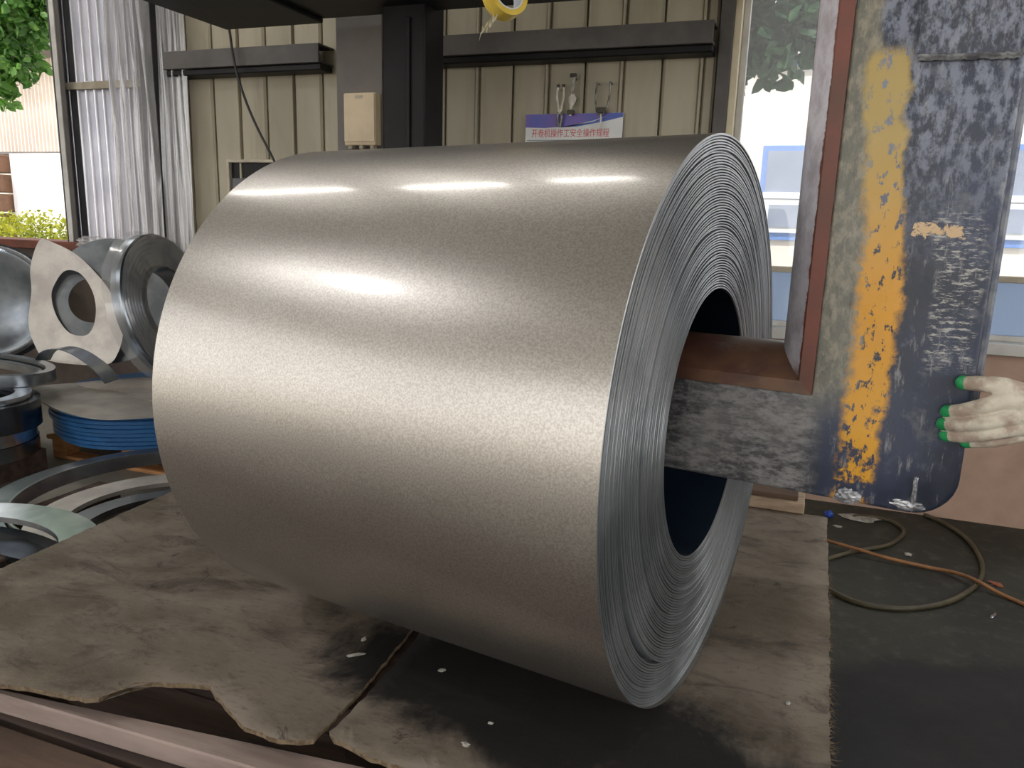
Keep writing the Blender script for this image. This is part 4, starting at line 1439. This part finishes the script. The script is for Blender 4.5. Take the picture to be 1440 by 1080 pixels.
tree('leafy_tree', (-1.7, 8.6, 0), 5.2, [(p.x - .25, 7.6, p.z + .35, (.55, .5, .7), 2), (p.x + .35, 7.6, p.z + .05, (.30, .4, .30), .8), (p.x - .35, 7.5, p.z - .1, (.28, .3, .45), .9), (p.x + .1, 7.8, p.z + 1.2, (1.2, .9, .7), 3),
      (p.x + .1, 7.5, p.z - .18, (.22, .3, .28), .5)], 2600, .16, 'leaf_dark', 'dark leafy tree hanging outside the window', 2)
# hedge
h0, h1 = onY(0, 292, 8.0), onY(112, 292, 8.0)
hg = empty('clipped_hedge', ((h0.x + h1.x) / 2, 8.2, 0))
blobs = []
for k in range(16):
    blobs.append((-2.2 + k * .24, 0, .75, (.34, .42, .72), 1))
leaf_cloud('foliage', blobs, 15000, .06, 'leaf_hedge', hg, 5)
for k in range(8):
    sweep('stem', [Vector((-2.1 + k * .5, 0, -.02)), Vector((-2.05 + k * .5, .05, 1.1))], circle_prof(.02, 6), 'bark', hg, up=Vector((0, 1, 0)))
tag(hg, 'yellow-green hedge beyond the low wall', 'hedge')

# corrugated shed behind hedge
g0, g1 = onY(0, 112, 14), onY(95, 95, 14)
gb = onY(50, 214, 14).z
shd = empty('far_shed', (-19, 14, 0))
vs, fs = [], []
n = 400
for i in range(n + 1):
    xx = -6 + 12.0 * i / n
    yy = .025 * (1 if (i // 2) % 2 else -1)
    ztop = g0.z + (xx + 19 - 18.43) * 0 + .02 * xx
    vs += [(xx, yy, gb), (xx, yy, g0.z + .25 + .08 * xx)]
for i in range(n):
    fs.append((2 * i, 2 * i + 2, 2 * i + 3, 2 * i + 1))
mesh_obj('sheet_cladding', vs, fs, 'building_sheet', shd)
box('inner_wall', -6, 6, .12, .3, 0, g0.z + .1, 'building_white', shd)
prism('roof', [(-6.3, g0.z + .25 - .5), (6.4, g0.z + .25 + .5), (6.4, g0.z + .42 + .5), (-6.3, g0.z + .42 - .5)], lambda p, q, d: (p, d, q), -.6, 5, 'roof_grey', shd)
box('ledge', -6, 6, -.12, .1, gb - .06, gb, 'roof_grey', shd)
tag(shd, 'pale corrugated shed standing beyond the hedge', 'building')
k0, k1 = onY(14, 216, 13.4), onY(112, 216, 13.4)
wp_ = empty('display_board', ((k0.x + k1.x) / 2, 13.4, 0))
hw = (k1.x - k0.x) / 2
box('board', -hw, hw, -.03, .03, 0, k0.z, 'panel_white', wp_, .01, 1)
box('foot', -hw * .8, -hw * .8 + .06, -.3, .3, 0, .06, 'roof_grey', wp_)
box('foot', hw * .8, hw * .8 + .06, -.3, .3, 0, .06, 'roof_grey', wp_)
tag(wp_, 'plain white panel standing in front of the far shed', 'panel')
k2 = onY(-10, 216, 13.2)
bs_ = empty('brown_stack', (k2.x - .4, 13.2, 0))
for k in range(6):
    box('board', -.8 + .03 * (k % 2), .62 - .04 * (k % 3), -.4, .4, k * .45 + .02, k * .45 + .43, 'stack_brown', bs_, .02, 1)
tag(bs_, 'stack of brown boards left of the white panel', 'stack')

# white building with blue windows outside the right window
BY = 11.0
wbd = empty('white_building', (0, BY, 0))
box('wall', -9, 11, 0, .3, 0, 9, 'building_white', wbd)
def bwin(x0, x1, z0, z1):
    f = box('window', x0, x1, -.05, -.01, z0, z1, 'frame_blue', wbd, .006, 1)
    xm_ = x0 + (x1 - x0) * .5
    zt = z0 + (z1 - z0) * .46
    for (a, b, c, d) in ((x0 + .07, x1 - .07, zt + .06, z1 - .07),):
        box('pane', a, b, -.07, -.05, c, d, 'pane_grey', f)
    box('transom', x0 + .05, x1 - .05, -.10, -.05, zt - .02, zt + .06, 'frame_white', f)
    for (a, b) in ((x0 + .07, xm_ - .03), (xm_ + .03, x1 - .07)):
        box('casement', a, b, -.085, -.05, z0 + .10, zt - .03, 'frame_white', f)
        box('pane', a + .07, b - .07, -.10, -.08, z0 + .17, zt - .10, 'pane_grey', f)
wa, wb_ = onY(1074, 205, BY), onY(1074, 337, BY)
for k in range(-3, 4):
    x_ = wa.x + k * 2.6
    bwin(x_, x_ + 1.25, wb_.z, wa.z)
    bwin(x_, x_ + 1.25, wb_.z + 2.55, wa.z + 2.55)
box('ledge', -9, 11, -.08, 0, wb_.z + 2.2, wb_.z + 2.3, 'frame_blue', wbd)
tag(wbd, 'overexposed white building with blue-framed windows outside', 'building')
